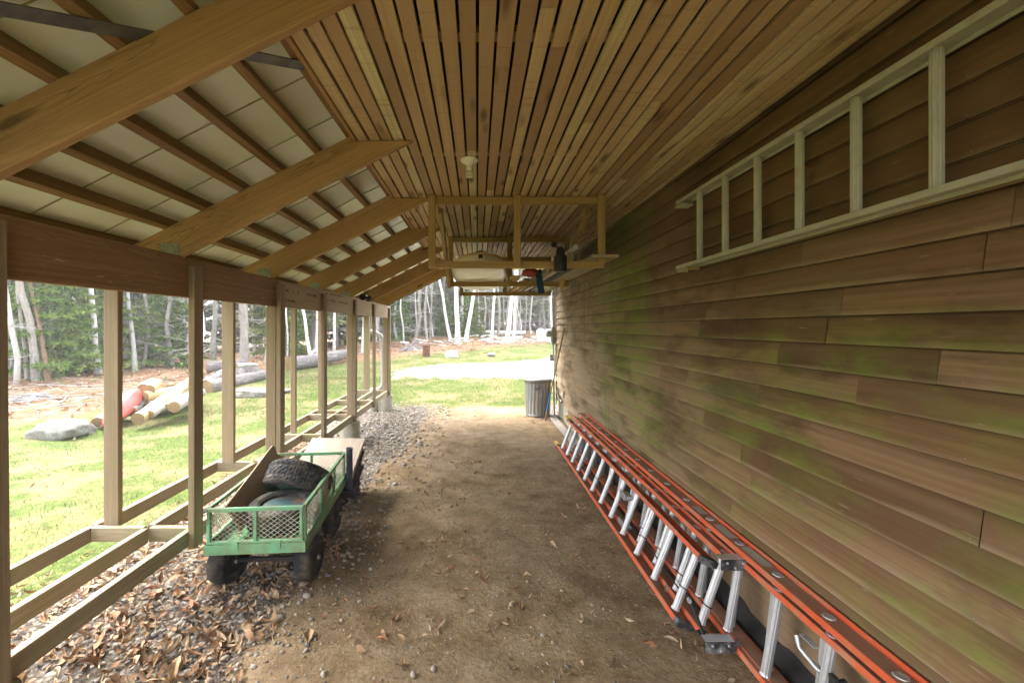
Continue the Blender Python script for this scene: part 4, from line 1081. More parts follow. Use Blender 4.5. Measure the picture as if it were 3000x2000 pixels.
# ---------------------------------------------------------------- loose ground cover inside (numpy scatters)
ICO_V = np.array([(0, 0, 1), (.894, 0, .447), (.276, .851, .447), (-.724, .526, .447), (-.724, -.526, .447), (.276, -.851, .447), (.724, .526, -.447), (-.276, .851, -.447), (-.894, 0, -.447), (-.276, -.851, -.447), (.724, -.526, -.447), (0, 0, -1)])
ICO_F = np.array([(0, 1, 2), (0, 2, 3), (0, 3, 4), (0, 4, 5), (0, 5, 1), (1, 6, 2), (2, 7, 3), (3, 8, 4), (4, 9, 5), (5, 10, 1), (2, 6, 7), (3, 7, 8), (4, 8, 9), (5, 9, 10), (1, 10, 6), (6, 11, 7), (7, 11, 8), (8, 11, 9), (9, 11, 10), (10, 11, 6)])
def rotz(a):
    c, s = np.cos(a), np.sin(a); o = np.zeros_like(a); i = np.ones_like(a)
    return np.stack([np.stack([c, -s, o], -1), np.stack([s, c, o], -1), np.stack([o, o, i], -1)], -2)
def euler(n, tilt):
    a, b, c = rng.uniform(0, 2 * np.pi, n), rng.normal(0, tilt, n), rng.normal(0, tilt, n)
    Z = rotz(a); cx, sx = np.cos(b), np.sin(b); o = np.zeros(n); i = np.ones(n)
    X = np.stack([np.stack([i, o, o], -1), np.stack([o, cx, -sx], -1), np.stack([o, sx, cx], -1)], -2)
    cyv, sy = np.cos(c), np.sin(c)
    Y = np.stack([np.stack([cyv, o, sy], -1), np.stack([o, i, o], -1), np.stack([-sy, o, cyv], -1)], -2)
    return Z @ X @ Y
def scatter_stones(name, P, size, mat, flat=.6, sink=.25):
    n = len(P); base = ICO_V[None] * (1 + rng.uniform(-.22, .22, (n, 12, 1)))
    sc = size[:, None] * np.stack([rng.uniform(.7, 1.25, n), rng.uniform(.6, 1.0, n), rng.uniform(.35, .8, n) * flat / .6], 1)
    v = np.einsum('nij,nkj->nki', euler(n, .25), base * sc[:, None, :]) + P[:, None, :]
    v[:, :, 2] += (size * (1 - 2 * sink) * .4)[:, None]
    f = (ICO_F[None] + (np.arange(n) * 12)[:, None, None]).reshape(-1, 3)
    return mesh_np(name, v.reshape(-1, 3), f, M[mat], rnd=np.repeat(rng.random(n), 20), smooth=True)
def leaf_shape(n, length, width, curl, fold):
    u = np.linspace(0, 1, 6); prof = np.array([.12, .75, 1.0, .9, .55, .04])
    v = np.zeros((n, 6, 3, 3))
    for j, s in enumerate((-1, 0, 1)):
        w = width[:, None] * prof[None] * (1 + rng.uniform(-.25, .25, (n, 6))) * s * .5
        x = (u[None] - .5) * length[:, None]
        z = curl[:, None] * length[:, None] * ((u[None] - .5) ** 2 * 4) * .35 + np.abs(w) * fold[:, None] + rng.normal(0, .05, (n, 6)) * width[:, None]
        v[:, :, j, 0] = x; v[:, :, j, 1] = w * np.cos(fold[:, None] * .8); v[:, :, j, 2] = z
    f = np.array([(i * 3 + j, i * 3 + 3 + j, i * 3 + 4 + j, i * 3 + 1 + j) for i in range(5) for j in range(2)])
    return v.reshape(n, 18, 3), f
def scatter_leaves(name, P, length, mat='leaf', tilt=.35):
    n = len(P); v, f = leaf_shape(n, length, length * rng.uniform(.2, .5, n), rng.uniform(-.7, 1.6, n), rng.uniform(-.2, 1.2, n))
    v = np.einsum('nij,nkj->nki', euler(n, tilt), v); v[:, :, 2] -= v[:, :, 2].min(1)[:, None]; v += P[:, None, :]
    F = (f[None] + (np.arange(n) * 18)[:, None, None]).reshape(-1, 4)
    return mesh_np(name, v.reshape(-1, 3), F, M[mat], rnd=np.repeat(rng.random(n), 10))
def pts(n, x0, x1, y0, y1, keep=None):
    x = rng.uniform(x0, x1, n); y = rng.uniform(y0, y1, n)
    if keep is not None:
        k = keep(x, y) > rng.random(n); x, y = x[k], y[k]
    return np.stack([x, y, ground_z(x, y)], 1)
def lump(x, y, f=2.2, s=0): return .5 + .5 * np.sin(x * f * 1.3 + s + 1.5 * np.sin(y * f * .8)) * np.sin(y * f + s * 2 + 1.2 * np.sin(x * f))
# gravel strip along the posts
kg = lambda x, y: np.clip(1.15 - sstep(-1.5, -.78, x - .06 * np.clip(y - 4, 0, 5) - .12 * np.sin(y * 2.3)), 0, 1) * (1 - sstep(8.7, 9.8, y)) * (.45 + .55 * lump(x, y, 3))
P = np.concatenate([pts(6500, -1.75, -.7, 1.2, 4.2, kg), pts(6500, -1.9, -.5, 4.2, 9.8, kg), pts(1600, -2.45, -1.7, 1.2, 9.2)])
sz = rng.gamma(3.2, .0038, len(P)).clip(.005, .03) * np.where(P[:, 1] > 4.2, 1.15, .92)
tag(scatter_stones('gravel', P, sz, 'stone'), kind='stuff')
# crumbs and grit over the dirt
P = pts(6000, -1.0, 1.35, 1.4, 8.8, lambda x, y: .35 + .65 * lump(x, y, 2.0, 1.0))
tag(scatter_stones('grit', P, rng.gamma(2.2, .0016, len(P)).clip(.0015, .010), 'stone', .6), kind='stuff')
# drifts of dry leaves
kl = lambda x, y: np.clip(1.2 - sstep(-1.62, -1.0, x + .10 * np.sin(y * 2.6)), 0, 1) * (.25 + .75 * lump(x, y, 2.4, 2)) * (1 - .93 * sstep(3.4, 4.8, y))
P = np.concatenate([pts(3800, -1.72, -.95, 1.3, 3.4, kl), pts(3000, -2.42, -1.72, 1.2, 6.5), pts(520, -2.75, -2.35, 2.5, 6.5), pts(560, -2.4, -1.1, 5, 9, lambda x, y: .25 * lump(x, y)), pts(4200, -1.05, .55, 2.2, 6.0, lambda x, y: .42 * (lump(x, y, 3.1, 4) > .60) * (1 - sstep(.1, .45, x))), pts(2200, -9, -2.5, 2, 12, lambda x, y: .5 * lump(x, y, 1.4)), pts(900, -4, 3, 9.5, 16, lambda x, y: .5 * lump(x, y, 1.4)), pts(700, -.8, 1.3, 1.7, 8.2, lambda x, y: .35), pts(130, .98, 1.36, 1.5, 3.2)])
P[:, 2] += np.where(P[:, 0] < -1.05, rng.uniform(0, .022, len(P)), .001)
tag(scatter_leaves('leaf_litter', P, rng.gamma(4.5, .0115, len(P)).clip(.014, .125) * np.where(P[:, 0] > -1.0, .62, .95) * np.where(P[:, 0] < -2.5, .7, 1), tilt=.4), kind='stuff')
# separate big leaves on the bare dirt
for i, (px, py, s) in enumerate(((1290, 1835, .085), (905, 1880, .10), (1155, 1830, .075), (1380, 1800, .05), (1345, 1750, .05), (1840, 1835, .07), (1900, 1905, .09), (1965, 1890, .08), (1795, 1950, .06), (1545, 1700, .06), (1215, 1575, .07), (1620, 1600, .07), (1120, 1650, .07), (1420, 1860, .05), (1660, 1985, .06), (1500, 1960, .06), (1180, 1955, .06), (1530, 1640, .055), (1280, 1610, .06), (1790, 1600, .05), (1060, 1920, .07), (1700, 1830, .06))):
    p = on_ground(px, py)
    v, f = leaf_shape(1, np.array([s]), np.array([s * random.uniform(.35, .6)]), np.array([random.uniform(-.3, 1.5)]), np.array([random.uniform(.2, 1.2)]))
    v = v[0] @ euler(1, .35)[0].T; v[:, 2] -= v[:, 2].min()
    o = mesh_np('dry_leaf', v, f, M['leaf'], rnd=np.full(10, random.random())); o.location = (p.x, p.y, p.z + .001)
    tag(o, 'single curled brown leaf lying on the bare dirt floor', 'leaf', 'dry leaves on the bare dirt')
for i, (px, py, s) in enumerate(((1262, 1645, .016), (1500, 1780, .015), (1590, 1880, .016), (1620, 1882, .013), (1055, 1775, .018), (1130, 1290 + 470, .012), (630, 1905, .02), (660, 1940, .022), (1270, 1970, .02), (1660, 1965, .016), (1210, 1998, .02), (1440, 1450, .015), (1465, 1445, .013), (1645, 1740, .012), (1545, 1708, .014), (1735, 1775, .013))):
    p = on_ground(px, py)
    v = ICO_V * (1 + rng.uniform(-.15, .15, (12, 1))) * np.array([s * 1.2, s * .9, s * .65])
    o = mesh_np('pebble', v @ euler(1, .1)[0].T, ICO_F, M['stone'], rnd=np.full(20, random.random()), smooth=True); o.location = (p.x, p.y, p.z + s * .3)
    m = o.modifiers.new('smooth', 'SUBSURF'); m.levels = 2; m.render_levels = 2
    tag(o, 'single rounded pebble lying on the bare dirt floor', 'pebble', 'pebbles on the bare dirt')
# straw and chips inside the cart
v, f = leaf_shape(150, rng.uniform(.02, .06, 150), rng.uniform(.006, .025, 150), rng.uniform(0, 1, 150), rng.uniform(0, 1, 150))
v = np.einsum('nij,nkj->nki', euler(150, .3), v); v[:, :, 2] -= v[:, :, 2].min(1)[:, None]
q = np.array([tuple(cartp(random.uniform(-.26, .26), random.choice((random.uniform(.02, .14), random.uniform(.02, 1.1))), ZD + .0205)) for _ in range(150)]); v += q[:, None, :]
tag(mesh_np('cart_litter', v.reshape(-1, 3), (f[None] + (np.arange(150) * 18)[:, None, None]).reshape(-1, 4), M['leaf'], rnd=np.repeat(rng.random(150), 10)), kind='stuff')

# ---------------------------------------------------------------- grass
def blades(name, P, h, w, rn):
    n = len(P); a = rng.uniform(0, 6.283, n); lean_ = rng.normal(0, .45, (n, 2)) * h[:, None]
    dx, dy = np.cos(a) * w, np.sin(a) * w
    v = np.zeros((n, 3, 3)); v[:, 0] = P - np.stack([dx, dy, 0 * a], 1); v[:, 1] = P + np.stack([dx, dy, 0 * a], 1)
    v[:, 2] = P + np.stack([lean_[:, 0], lean_[:, 1], h], 1)
    return mesh_np(name, v.reshape(-1, 3), np.arange(3 * n).reshape(-1, 3), M['grass'], rnd=rn)
def lawn_keep(x, y):
    out = np.maximum(sstep(-2.5, -2.7, x), sstep(9.0, 9.8, y + .25 * np.abs(x)))
    fo = y - np.interp(x, *_YB)
    dv = (sstep(11.6, 13.2, y) - sstep(15.2, 17.0, y - .42 * x)) * sstep(-5, .5, x)
    return out * (1 - sstep(-.5, .3, fo)) * (1 - .95 * np.clip(dv, 0, 1)) * (.35 + .65 * lump(x, y, 1.1, 3)) * ((x < 1.4) | (y > 8.8))
P = np.concatenate([pts(26000, -6, -2.45, 1.2, 9, lawn_keep), pts(16000, -9, -2.4, 4, 15, lawn_keep), pts(22000, -5, 3.2, 8.8, 13, lawn_keep), pts(14000, -7, 9, 12, 26, lawn_keep)])
far = np.clip(P[:, 1] / 9, .7, 2.0)
tag(blades('grass', P, rng.gamma(4, .009, len(P)) * far, .0028 * far, (rng.random(len(P)) * .75 + .25 * lump(P[:, 0], P[:, 1], 1.3))), kind='stuff')

# ---------------------------------------------------------------- boulders, logs, stumps
def rock(name, lab, px, py, rx, ry, rz, mat, seed, cat='rock', base=None):
    p = on_ground(px, py); mb = MB(); mb.blob((0, 0, rz * .45), rx, ry, rz, 48, 30, .13, 2.2, seed, flat=.6, pw=.62)
    o = mb.build(name, M[mat]); o.location = (p.x, p.y + ry * .6, p.z); return tag(o, lab, cat)
rock('boulder', 'large pale granite boulder on the lawn left of the log pile', 150, 1286, .36, .33, .15, 'boulder', 3)
rock('flat_rock', 'low flat pale rock in the lawn beyond the second outer post', 745, 1160, .62, .4, .10, 'boulder', 5)
rock('white_rock', 'small white rock on the grass beyond the drive', 1322, 1047, .24, .25, .17, 'white_rock', 8)
rock('dark_rock', 'small dark rock in the grass to the right of the white rock', 1440, 1044, .17, .2, .09, 'dark_rock', 9)
rock('pale_boulder', 'white boulder far off beside the meter box', 1603, 1000, .5, .5, .45, 'white_rock', 12)
def log(name, lab, p0, p1, r0, r1, mat, grp=None, ends=True, cat='log', bend=0.0):
    p0 = Vector(p0); p1 = Vector(p1); n = 12; L = []
    sd = (p1 - p0).cross(Vector((0, 0, 1))).normalized()
    for i in range(n + 1):
        u = i / n; L.append(p0.lerp(p1, u) + sd * bend * math.sin(u * math.pi) + Vector((0, 0, random.uniform(-.01, .01))))
    rs = [r0 + (r1 - r0) * i / n + random.uniform(-.004, .004) for i in range(n + 1)]
    t = thing(name, lab, cat, p0, grp)
    mb = MB(); mb.tube(L, rs, 16, cap=False)
    if mat != 'grey_plank':
        k_ = random.uniform(0, 9)
        for q_ in range(1, n):
            for s_ in range(16):
                v_ = Vector(mb.v[q_ * 16 + s_]); d_ = v_ - L[q_]; mb.v[q_ * 16 + s_] = tuple(L[q_] + d_ * (1 + .07 * math.sin(s_ * 1.9 + q_ * 1.3 + k_) + random.uniform(-.05, .05)))
    mb.build('log_body', M[mat], t)
    if ends:
        for q, rr_, d in ((L[0], rs[0], L[0] - L[1]), (L[-1], rs[-1], L[-1] - L[-2])):
            mb = MB(); mb.lathe([(rr_ * .99, 0), (rr_ * .6, .004), (0, .005)], 16, q, d); mb.build('cut_end', M['logend'], t)
    return t
G = 'peeled logs heaped on the lawn'
log('peeled_log', 'longest pale peeled log, lying across the top of the heap', at(404, 1228, 7.35), at(572, 1108, 9.3), .105, .095, 'peeled', G)
log('peeled_log', 'thick pale log with its sawn end showing behind the longest log', at(436, 1143, 8.35), at(462, 1122, 9.3), .095, .09, 'peeled', G)
log('peeled_log', 'short stubby log at the back left of the heap beside the thick log', at(418, 1136, 8.5), at(446, 1120, 9.4), .09, .09, 'peeled', G)
log('peeled_log', 'thin pale log with a notched end just under the longest log', at(452, 1182, 7.9), at(540, 1132, 9.0), .048, .042, 'peeled', G)
log('peeled_log', 'thin forked pale log resting on the grey driftwood, right of the heap', at(490, 1188, 7.8), at(542, 1132, 8.8), .046, .045, 'peeled', G)
log('split_log', 'weathered split log standing behind the red canoe', at(408, 1146, 8.7), at(404, 1172, 8.3), .05, .05, 'grey_plank')
log('grey_log', 'weathered grey log at the right foot of the heap', at(440, 1213, 7.5), at(560, 1152, 8.6), .07, .06, 'grey_plank', 'grey logs under the heap')
log('grey_log', 'broad dark grey log lying lowest under the heap', at(510, 1192, 7.75), at(590, 1148, 8.9), .10, .08, 'grey_plank', 'grey logs under the heap')
log('grey_log', 'dark short log under the lower end of the longest log', at(385, 1205, 7.8), at(420, 1178, 8.4), .09, .09, 'old_log', 'grey logs under the heap')
log('grey_log', 'weathered log bedded in the grass under the thick sawn log', (-5.90, 8.2, .13), (-5.78, 9.4, .14), .13, .12, 'grey_plank', 'grey logs under the heap')
log('grey_log', 'weathered log bedded in the grass under the stubby log, next to the canoe', (-6.17, 8.35, .13), (-6.06, 9.5, .14), .13, .12, 'grey_plank', 'grey logs under the heap')
log('grey_log', 'weathered log lying between the bedded logs and the two sawn logs of the heap', (-6.04, 8.25, .325), (-5.93, 9.4, .33), .095, .09, 'peeled', 'grey logs under the heap')
# red canoe leaning on the heap
canoe = thing('canoe', 'red canoe lying tilted on the lawn beside the heap of logs', 'canoe', at(350, 1215, 7.9))
c0, c1 = at(312, 1254, 7.3), at(404, 1146, 8.5); mb = MB(); vs = []; NC, KC = 15, 13
ax = (c1 - c0); ln_ = ax.length; ax.normalize(); sd = ax.cross(Vector((0, 0, 1))).normalized(); upv = sd.cross(ax)
for i in range(NC):
    u = i / (NC - 1); hwid = .22 * math.sin(math.pi * min(.98, max(.02, u))) ** .6
    for k in range(KC):
        an = math.pi * k / (KC - 1)
        vs.append(c0 + ax * (u * ln_) + sd * (hwid * math.cos(an)) + upv * (hwid * .85 * math.sin(an) + .03))
fs = [(i * KC + k, i * KC + k + 1, (i + 1) * KC + k + 1, (i + 1) * KC + k) for i in range(NC - 1) for k in range(KC - 1)]
mb.add(vs, fs, None, .5, True); mb.build('hull', M['red_hull'], canoe, solid=.012)
mb = MB(); L = [vs[i * KC] for i in range(NC)]; L2 = [vs[i * KC + KC - 1] for i in range(NC)]; mb.tube(L, .014, 6); mb.tube(L2, .014, 6); mb.build('gunwale', M['black'], canoe)
# white plank end with dark underside left of the canoe
log('white_log', 'white weathered log end with a dark underside left of the red canoe', at(285, 1236, 7.35), at(345, 1200, 8.1), .085, .10, 'bark_pale')
# fallen trunks at the wood's edge
GF = 'fallen trunks at the edge of the wood'
a = on_ground(850, 1085); b = on_ground(1030, 1052)
log('fallen_trunk', 'long dark fallen trunk at the edge of the lawn below two white birches', a + Vector((0, 0, .2)), b + Vector((0, 0, .22)), .23, .17, 'old_log', GF)
a = on_ground(605, 1095); b = on_ground(720, 1082); log('fallen_trunk', 'dark fallen trunk behind the log heap, between the first two posts', a + Vector((0, 0, .2)), b + Vector((0, 0, .2)), .17, .13, 'old_log', GF)
a = on_ground(608, 1150); b = on_ground(800, 1105); log('fallen_trunk', 'thick rotten grey trunk lying along the lawn edge behind the second outer post', a + Vector((0, 0, .1)), b + Vector((0, 0, .12)), .17, .13, 'old_log', GF)
a = on_ground(600, 1148); b = on_ground(650, 1120); log('fallen_trunk', 'short broken log with a dark end right of the heap', a + Vector((0, 0, .16)), b + Vector((0, 0, .16)), .14, .12, 'old_log', GF)
a = on_ground(690, 1112); b = on_ground(752, 1098); log('fallen_trunk', 'pale bare broken trunk lying on the rotten grey trunk', a + Vector((0, 0, .38)), b + Vector((0, 0, .3)), .07, .05, 'bark_pale', GF)
a = on_ground(905, 1062); b = on_ground(955, 1050); log('fallen_trunk', 'splintered pale branch propped over the long dark trunk', a + Vector((0, 0, .25)), b + Vector((0, 0, .65)), .06, .04, 'bark_pale', GF)
a = on_ground(1425, 985); b = on_ground(1560, 986); log('fallen_trunk', 'white birch log lying behind the right-hand birches', a + Vector((0, 0, .2)), b + Vector((0, 0, .2)), .16, .12, 'birch', GF)
a = on_ground(1490, 1000); b = on_ground(1530, 996); log('fallen_trunk', 'short white birch log in front of the rightmost birch', a + Vector((0, 0, .12)), b + Vector((0, 0, .12)), .13, .11, 'birch', GF)
def stump(lab, px, py, r, h, mat='old_log', roots=5):
    p = on_ground(px, py); t = thing('stump', lab, 'stump', p, 'tree stumps in the clearing')
    mb = MB(); mb.lathe([(r * 1.55, -.05), (r * 1.25, h * .25), (r, h * .7), (r * .95, h)], 20, p, flute=lambda an, z: 1 + .10 * math.sin(an * 5 + 1))
    for k in range(roots):
        an = 6.28 * k / roots + .3; d = Vector((math.cos(an), math.sin(an), 0)); mb.tube([p + d * r * .9 + Vector((0, 0, h * .35)), p + d * r * 1.9 + Vector((0, 0, h * .1)), p + d * r * 3 - Vector((0, 0, .03))], [r * .4, r * .26, r * .08], 8)
    mb.build('stump_body', M[mat], t)
stump('dark flared stump in the clearing left of the leaning birch', 1222, 1014, .30, .24)
stump('low grey stump just behind the rusty barrel', 1204, 1026, .26, .22)
stump('tall broken stump right of the far birches', 1547, 992, .12, .45, 'bark_brown')
stump('blackened stump mound behind the second outer post', 700, 1096, .35, .30)
stump('small charred stump on the brown ground beyond the boulder', 100, 1172, .2, .13)
p = on_ground(1249, 1044); bar = thing('rusty_barrel', 'rusty brown steel barrel standing at the edge of the grass', 'barrel', p)
mb = MB(); mb.lathe([(.145, 0), (.145, .13), (.15, .14), (.145, .15), (.145, .27), (.15, .28), (.145, .29), (.145, .42), (.15, .425), (.15, .435), (.135, .435), (.135, .30)], 24, p); mb.build('barrel_body', M['rust'], bar)

# slash and twigs on the forest floor
def sticks(name, n, area, lmax, mat, r=(.006, .022), up=.10, kind='stuff'):
    mb = MB()
    for _ in range(n):
        x, y = area(); L = random.uniform(.3, 1) * lmax; a = random.uniform(0, 6.28); z = gz(x, y) + random.uniform(0, up)
        d = Vector((math.cos(a), math.sin(a), random.uniform(-.1, .18))); s = d.cross(Vector((0, 0, 1)))
        p = Vector((x, y, z + .02)); rr_ = random.uniform(*r)
        mb.tube([p, p + d * L * .5 + s * random.uniform(-.08, .08) * L, p + d * L + s * random.uniform(-.12, .12) * L], [rr_, rr_ * .8, rr_ * .4], 5, cap=False)
    return tag(mb.build(name, M[mat]), kind=kind)
def inforest():
    while True:
        x, y = random.uniform(-17, 2), random.uniform(6, 24)
        f_ = y - np.interp(x, *_YB)
        if 0 < f_ < 6 and (y < 15 or random.random() < .3): return x, y
sticks('fallen_twigs', 230, inforest, 1.5, 'bark_pale', (.005, .014), .05)
sticks('fallen_twigs', 330, inforest, 1.3, 'bark_brown', (.005, .015), .06)
def slash():
    p = random.choice([(-1.0, 22.6), (.2, 23), (1.2, 23.4), (2.2, 24), (-2.2, 22)]); return p[0] + random.gauss(0, .6), p[1] + random.gauss(0, .5)
sticks('birch_slash', 75, slash, .8, 'birch', (.015, .06), .3)
def slash2(): return random.gauss(-3.3, 1.6), random.gauss(20.6, .7)
sticks('brush_pile', 110, slash2, 1.2, 'bark_brown', (.008, .02), .2)
P = pts(5200, -17, 2, 6, 25, lambda x, y: (np.clip(y - np.interp(x, *_YB) + .3, 0, 1) * (y - np.interp(x, *_YB) < 9)))
tag(scatter_leaves('forest_litter', P, rng.uniform(.06, .16, len(P)), tilt=.5), kind='stuff')

# ---------------------------------------------------------------- trees
def trunk_pts(base, top, n=9, wob=.06):
    L = []
    for i in range(n + 1):
        u = i / n; p = Vector(base).lerp(Vector(top), u); L.append(p + Vector((random.gauss(0, wob) * (0 < i), random.gauss(0, wob) * (0 < i), 0)))
    return L
def needle_mesh(name, tufts, mat, size, per=9, droop=.3):
    """tufts: list of (point, direction); many small needle-spray triangles"""
    T = np.array([t[0] for t in tufts]); D = np.array([t[1] for t in tufts]); n = len(T)
    u = rng.uniform(-.5, 1, (n, per, 1)); base = T[:, None] + D[:, None] * u * size
    dirs = D[:, None] * .75 + rng.normal(0, .55, (n, per, 3)); dirs[:, :, 2] -= droop * .5
    dirs /= np.linalg.norm(dirs, axis=2, keepdims=True)
    ln = size * rng.uniform(.5, 1.1, (n, per, 1)); side = np.cross(dirs, rng.normal(0, 1, (n, per, 3))); side /= np.linalg.norm(side, axis=2, keepdims=True) + 1e-6
    v = np.zeros((n, per, 3, 3)); v[:, :, 0] = base - side * ln * .17; v[:, :, 1] = base + side * ln * .17; v[:, :, 2] = base + dirs * ln
    rn = np.clip(np.repeat(rng.random(n) * .75, per) + rng.random(n * per) * .25, 0, 1)
    return v.reshape(-1, 3), rn
def conifer_parts(H, R0, zmin, nb, size, per, droop=.25, dead=14):
    """returns trunk MB, crown vertices and random values for a spruce at the origin"""
    mb = MB(); r0 = .011 * H + .02
    L = [Vector((random.gauss(0, .03) * (i > 0), random.gauss(0, .03) * (i > 0), H * i / 8)) for i in range(9)]
    mb.tube(L, [r0 * (1 - .93 * i / 8) for i in range(9)], 9, cap=False)
    tufts = []
    for b in range(nb):
        u = b / nb; z = zmin + (H - zmin) * (u ** .85); rad = R0 * (1 - (z - zmin) / (H - zmin + .01)) ** .75 * random.uniform(.55, 1.1) + .12
        a = b * 2.399 + random.uniform(-.4, .4); d = Vector((math.cos(a), math.sin(a), 0))
        pts_ = []
        for j in range(5):
            s = j / 4; pts_.append(Vector((0, 0, z)) + d * rad * s + Vector((0, 0, -droop * rad * s * s + .12 * rad * s ** 3)))
        mb.tube(pts_, [r0 * .16 * (1 - .8 * j / 4) + .002 for j in range(5)], 4, cap=False)
        m = max(4, int(rad / (size * .42)))
        for j in range(m):
            s = .18 + .82 * (j + random.random()) / m
            p = Vector((0, 0, z)) + d * rad * s + Vector((0, 0, -droop * rad * s * s + .12 * rad * s ** 3))
            w = rad * .34 * (1.1 - s) + size * .4
            for q in (-1, 0, 1):
                sd = Vector((-d.y, d.x, 0)) * q
                pp = p + sd * w * random.uniform(.3, 1); dd = (d + sd * .8).normalized()
                tufts.append((tuple(pp), (dd.x, dd.y, dd.z - .15)))
    for k in range(dead):   # bare lower branches
        z = random.uniform(.4, max(.8, zmin + .4)); a = random.uniform(0, 6.28); ln_ = random.uniform(.3, .9) * min(1.3, R0)
        d = Vector((math.cos(a), math.sin(a), random.uniform(-.35, .1)))
        mb.tube([Vector((0, 0, z)), Vector((0, 0, z)) + d * ln_ * .5, Vector((0, 0, z)) + d * ln_ + Vector((0, 0, -.08))], [.012, .008, .003], 4, cap=False)
    v, rn = needle_mesh('n', tufts, None, size, per, droop)
    return mb, v, rn
def make_conifer(name, label, cat, grp, args, bark, mat):
    t = thing(name, label, cat, (0, 0, 0), grp)
    mb, v, rn = conifer_parts(*args); mb.local = True; mb.build('trunk', M[bark], t)
    mesh_np('crown', v, np.arange(len(v)).reshape(-1, 3), M[mat], parent=t, rnd=rn)
    return t
SP = [make_conifer('spruce', 'dark green spruce standing among others at the front of the wood', 'spruce', 'spruces at the front of the wood', a, 'bark', 'spruce') for a in
      ((9.5, 1.9, 1.7, 70, .20, 9, .25, 34), (11, 1.6, 2.5, 66, .20, 9, .25, 44), (8, 2.0, 1.1, 70, .19, 9, .25, 24), (10, 1.5, 3.1, 60, .20, 8, .35, 56))]
def place(src, p, s, rz, first):
    o = src if first else copy_tree(src)
    o.location = (p[0], p[1], gz(p[0], p[1]) - .03); o.scale = (s, s, s * random.uniform(.92, 1.1)); o.rotation_euler = (random.gauss(0, .02), random.gauss(0, .02), rz)
    return o
used = [True] * 4; taken = []
def free(x, y, d):
    return all((x - a) ** 2 + (y - b) ** 2 > d * d for a, b in taken)
# measured trunks first: (image x of the foot, image y of the foot, image x at the top of view, image y there, width px, bark)
TR = [
 ('birch_tree', 'birch', (1322, 1003), (1290, 832), 9, 'white birch leaning left, foot beside the brush pile, leftmost of the birch clump'),
 ('birch_tree', 'birch', (1340, 1006), (1335, 840), 15, 'thick straight white birch with black bands in the middle of the clump'),
 ('birch_tree', 'birch', (1363, 1005), (1388, 865), 12, 'bare white birch leaning right beside the thick banded birch'),
 ('birch_tree', 'birch', (1440, 1005), (1446, 865), 8, 'slim slightly crooked white birch standing alone right of the slash heap'),
 ('birch_tree', 'birch', (1484, 1003), (1502, 865), 13, 'stout white birch leaning right with a dark mound at its foot'),
 ('birch_tree', 'birch', (1505, 990), (1511, 868), 8, 'pale peeling birch close behind the stout right-leaning birch'),
 ('birch_tree', 'birch', (1348, 985), (1356, 866), 6, 'thin white birch behind the thick banded birch, leaning right'),
 ('birch_tree', 'birch', (1318, 975), (1329, 870), 4, 'very thin white birch between the left-leaning and the banded birch'),
 ('birch_tree', 'birch', (1268, 988), (1251, 855), 4, 'thin white birch leaning left near the end of the dark fascia'),
 ('birch_tree', 'birch', (1287, 975), (1281, 842), 3, 'thinnest upright white birch left of the clump'),
 ('birch_tree', 'birch', (1203, 985), (1202, 890), 3, 'thin white birch standing just right of the end post'),
 ('birch_tree', 'birch', (905, 1055), (890, 915), 10, 'white birch leaning left above the long fallen trunk'),
 ('birch_tree', 'birch', (919, 1050), (928, 920), 8, 'white birch leaning right beside the left-leaning one above the fallen trunk'),
 ('birch_tree', 'birch', (972, 1045), (980, 925), 9, 'white birch seen between the fourth stud and the third post'),
 ('birch_tree', 'birch', (1058, 1035), (1066, 935), 9, 'white birch seen left of the grey drain pipe'),
 ('birch_tree', 'birch', (271, 1097), (262, 855), 16, 'white birch with black marks standing at the left edge of the wood'),
 ('birch_tree', 'birch', (500, 1052), (470, 880), 9, 'slender speckled birch leaning left behind the young spruce'),
 ('pale_tree', 'bark_pale', (535, 1072), (523, 882), 26, 'thick pale-barked tree standing behind the heap of logs'),
 ('pale_tree', 'bark_pale', (614, 1063), (630, 890), 15, 'pale tree leaning right, seen beside the second stud'),
 ('grey_tree', 'bark', (80, 1122), (66, 840), 20, 'grey straight tree at the far left of the wood'),
 ('brown_tree', 'bark_brown', (118, 1126), (90, 836), 13, 'reddish brown leaning tree next to the grey tree at far left'),
 ('grey_tree', 'bark_pale', (380, 1090), (374, 868), 13, 'smooth light grey tree left of the young spruce'),
 ('grey_tree', 'bark', (714, 1057), (711, 905), 16, 'grey tree with rough bark behind the rotten trunk'),
 ('birch_tree', 'birch', (737, 1050), (741, 905), 9, 'speckled birch just right of the rough grey tree'),
 ('grey_tree', 'bark', (1498, 975), (1494, 866), 5, 'slim dark grey trunk among the right-hand birches'),
 ('grey_tree', 'bark_pale', (1582, 968), (1588, 866), 9, 'pale grey trunk standing apart to the right near the meter box'),
 ('grey_tree', 'bark', (1263, 985), (1262, 850), 7, 'dark grey trunk behind the thin left-leaning birch'),
 ('grey_tree', 'bark', (52, 1118), (50, 850), 10, 'dark narrow trunk left of the grey tree at far left'),
 ('birch_tree', 'birch', (157, 1085), (160, 845), 6, 'thin pale birch sapling behind the reddish brown tree'),
 ('birch_tree', 'birch', (215, 1092), (206, 850), 9, 'narrow speckled birch left of the marked birch'),
 ('birch_tree', 'birch', (232, 1090), (222, 850), 6, 'thin mottled birch close beside the marked birch on its left'),
]
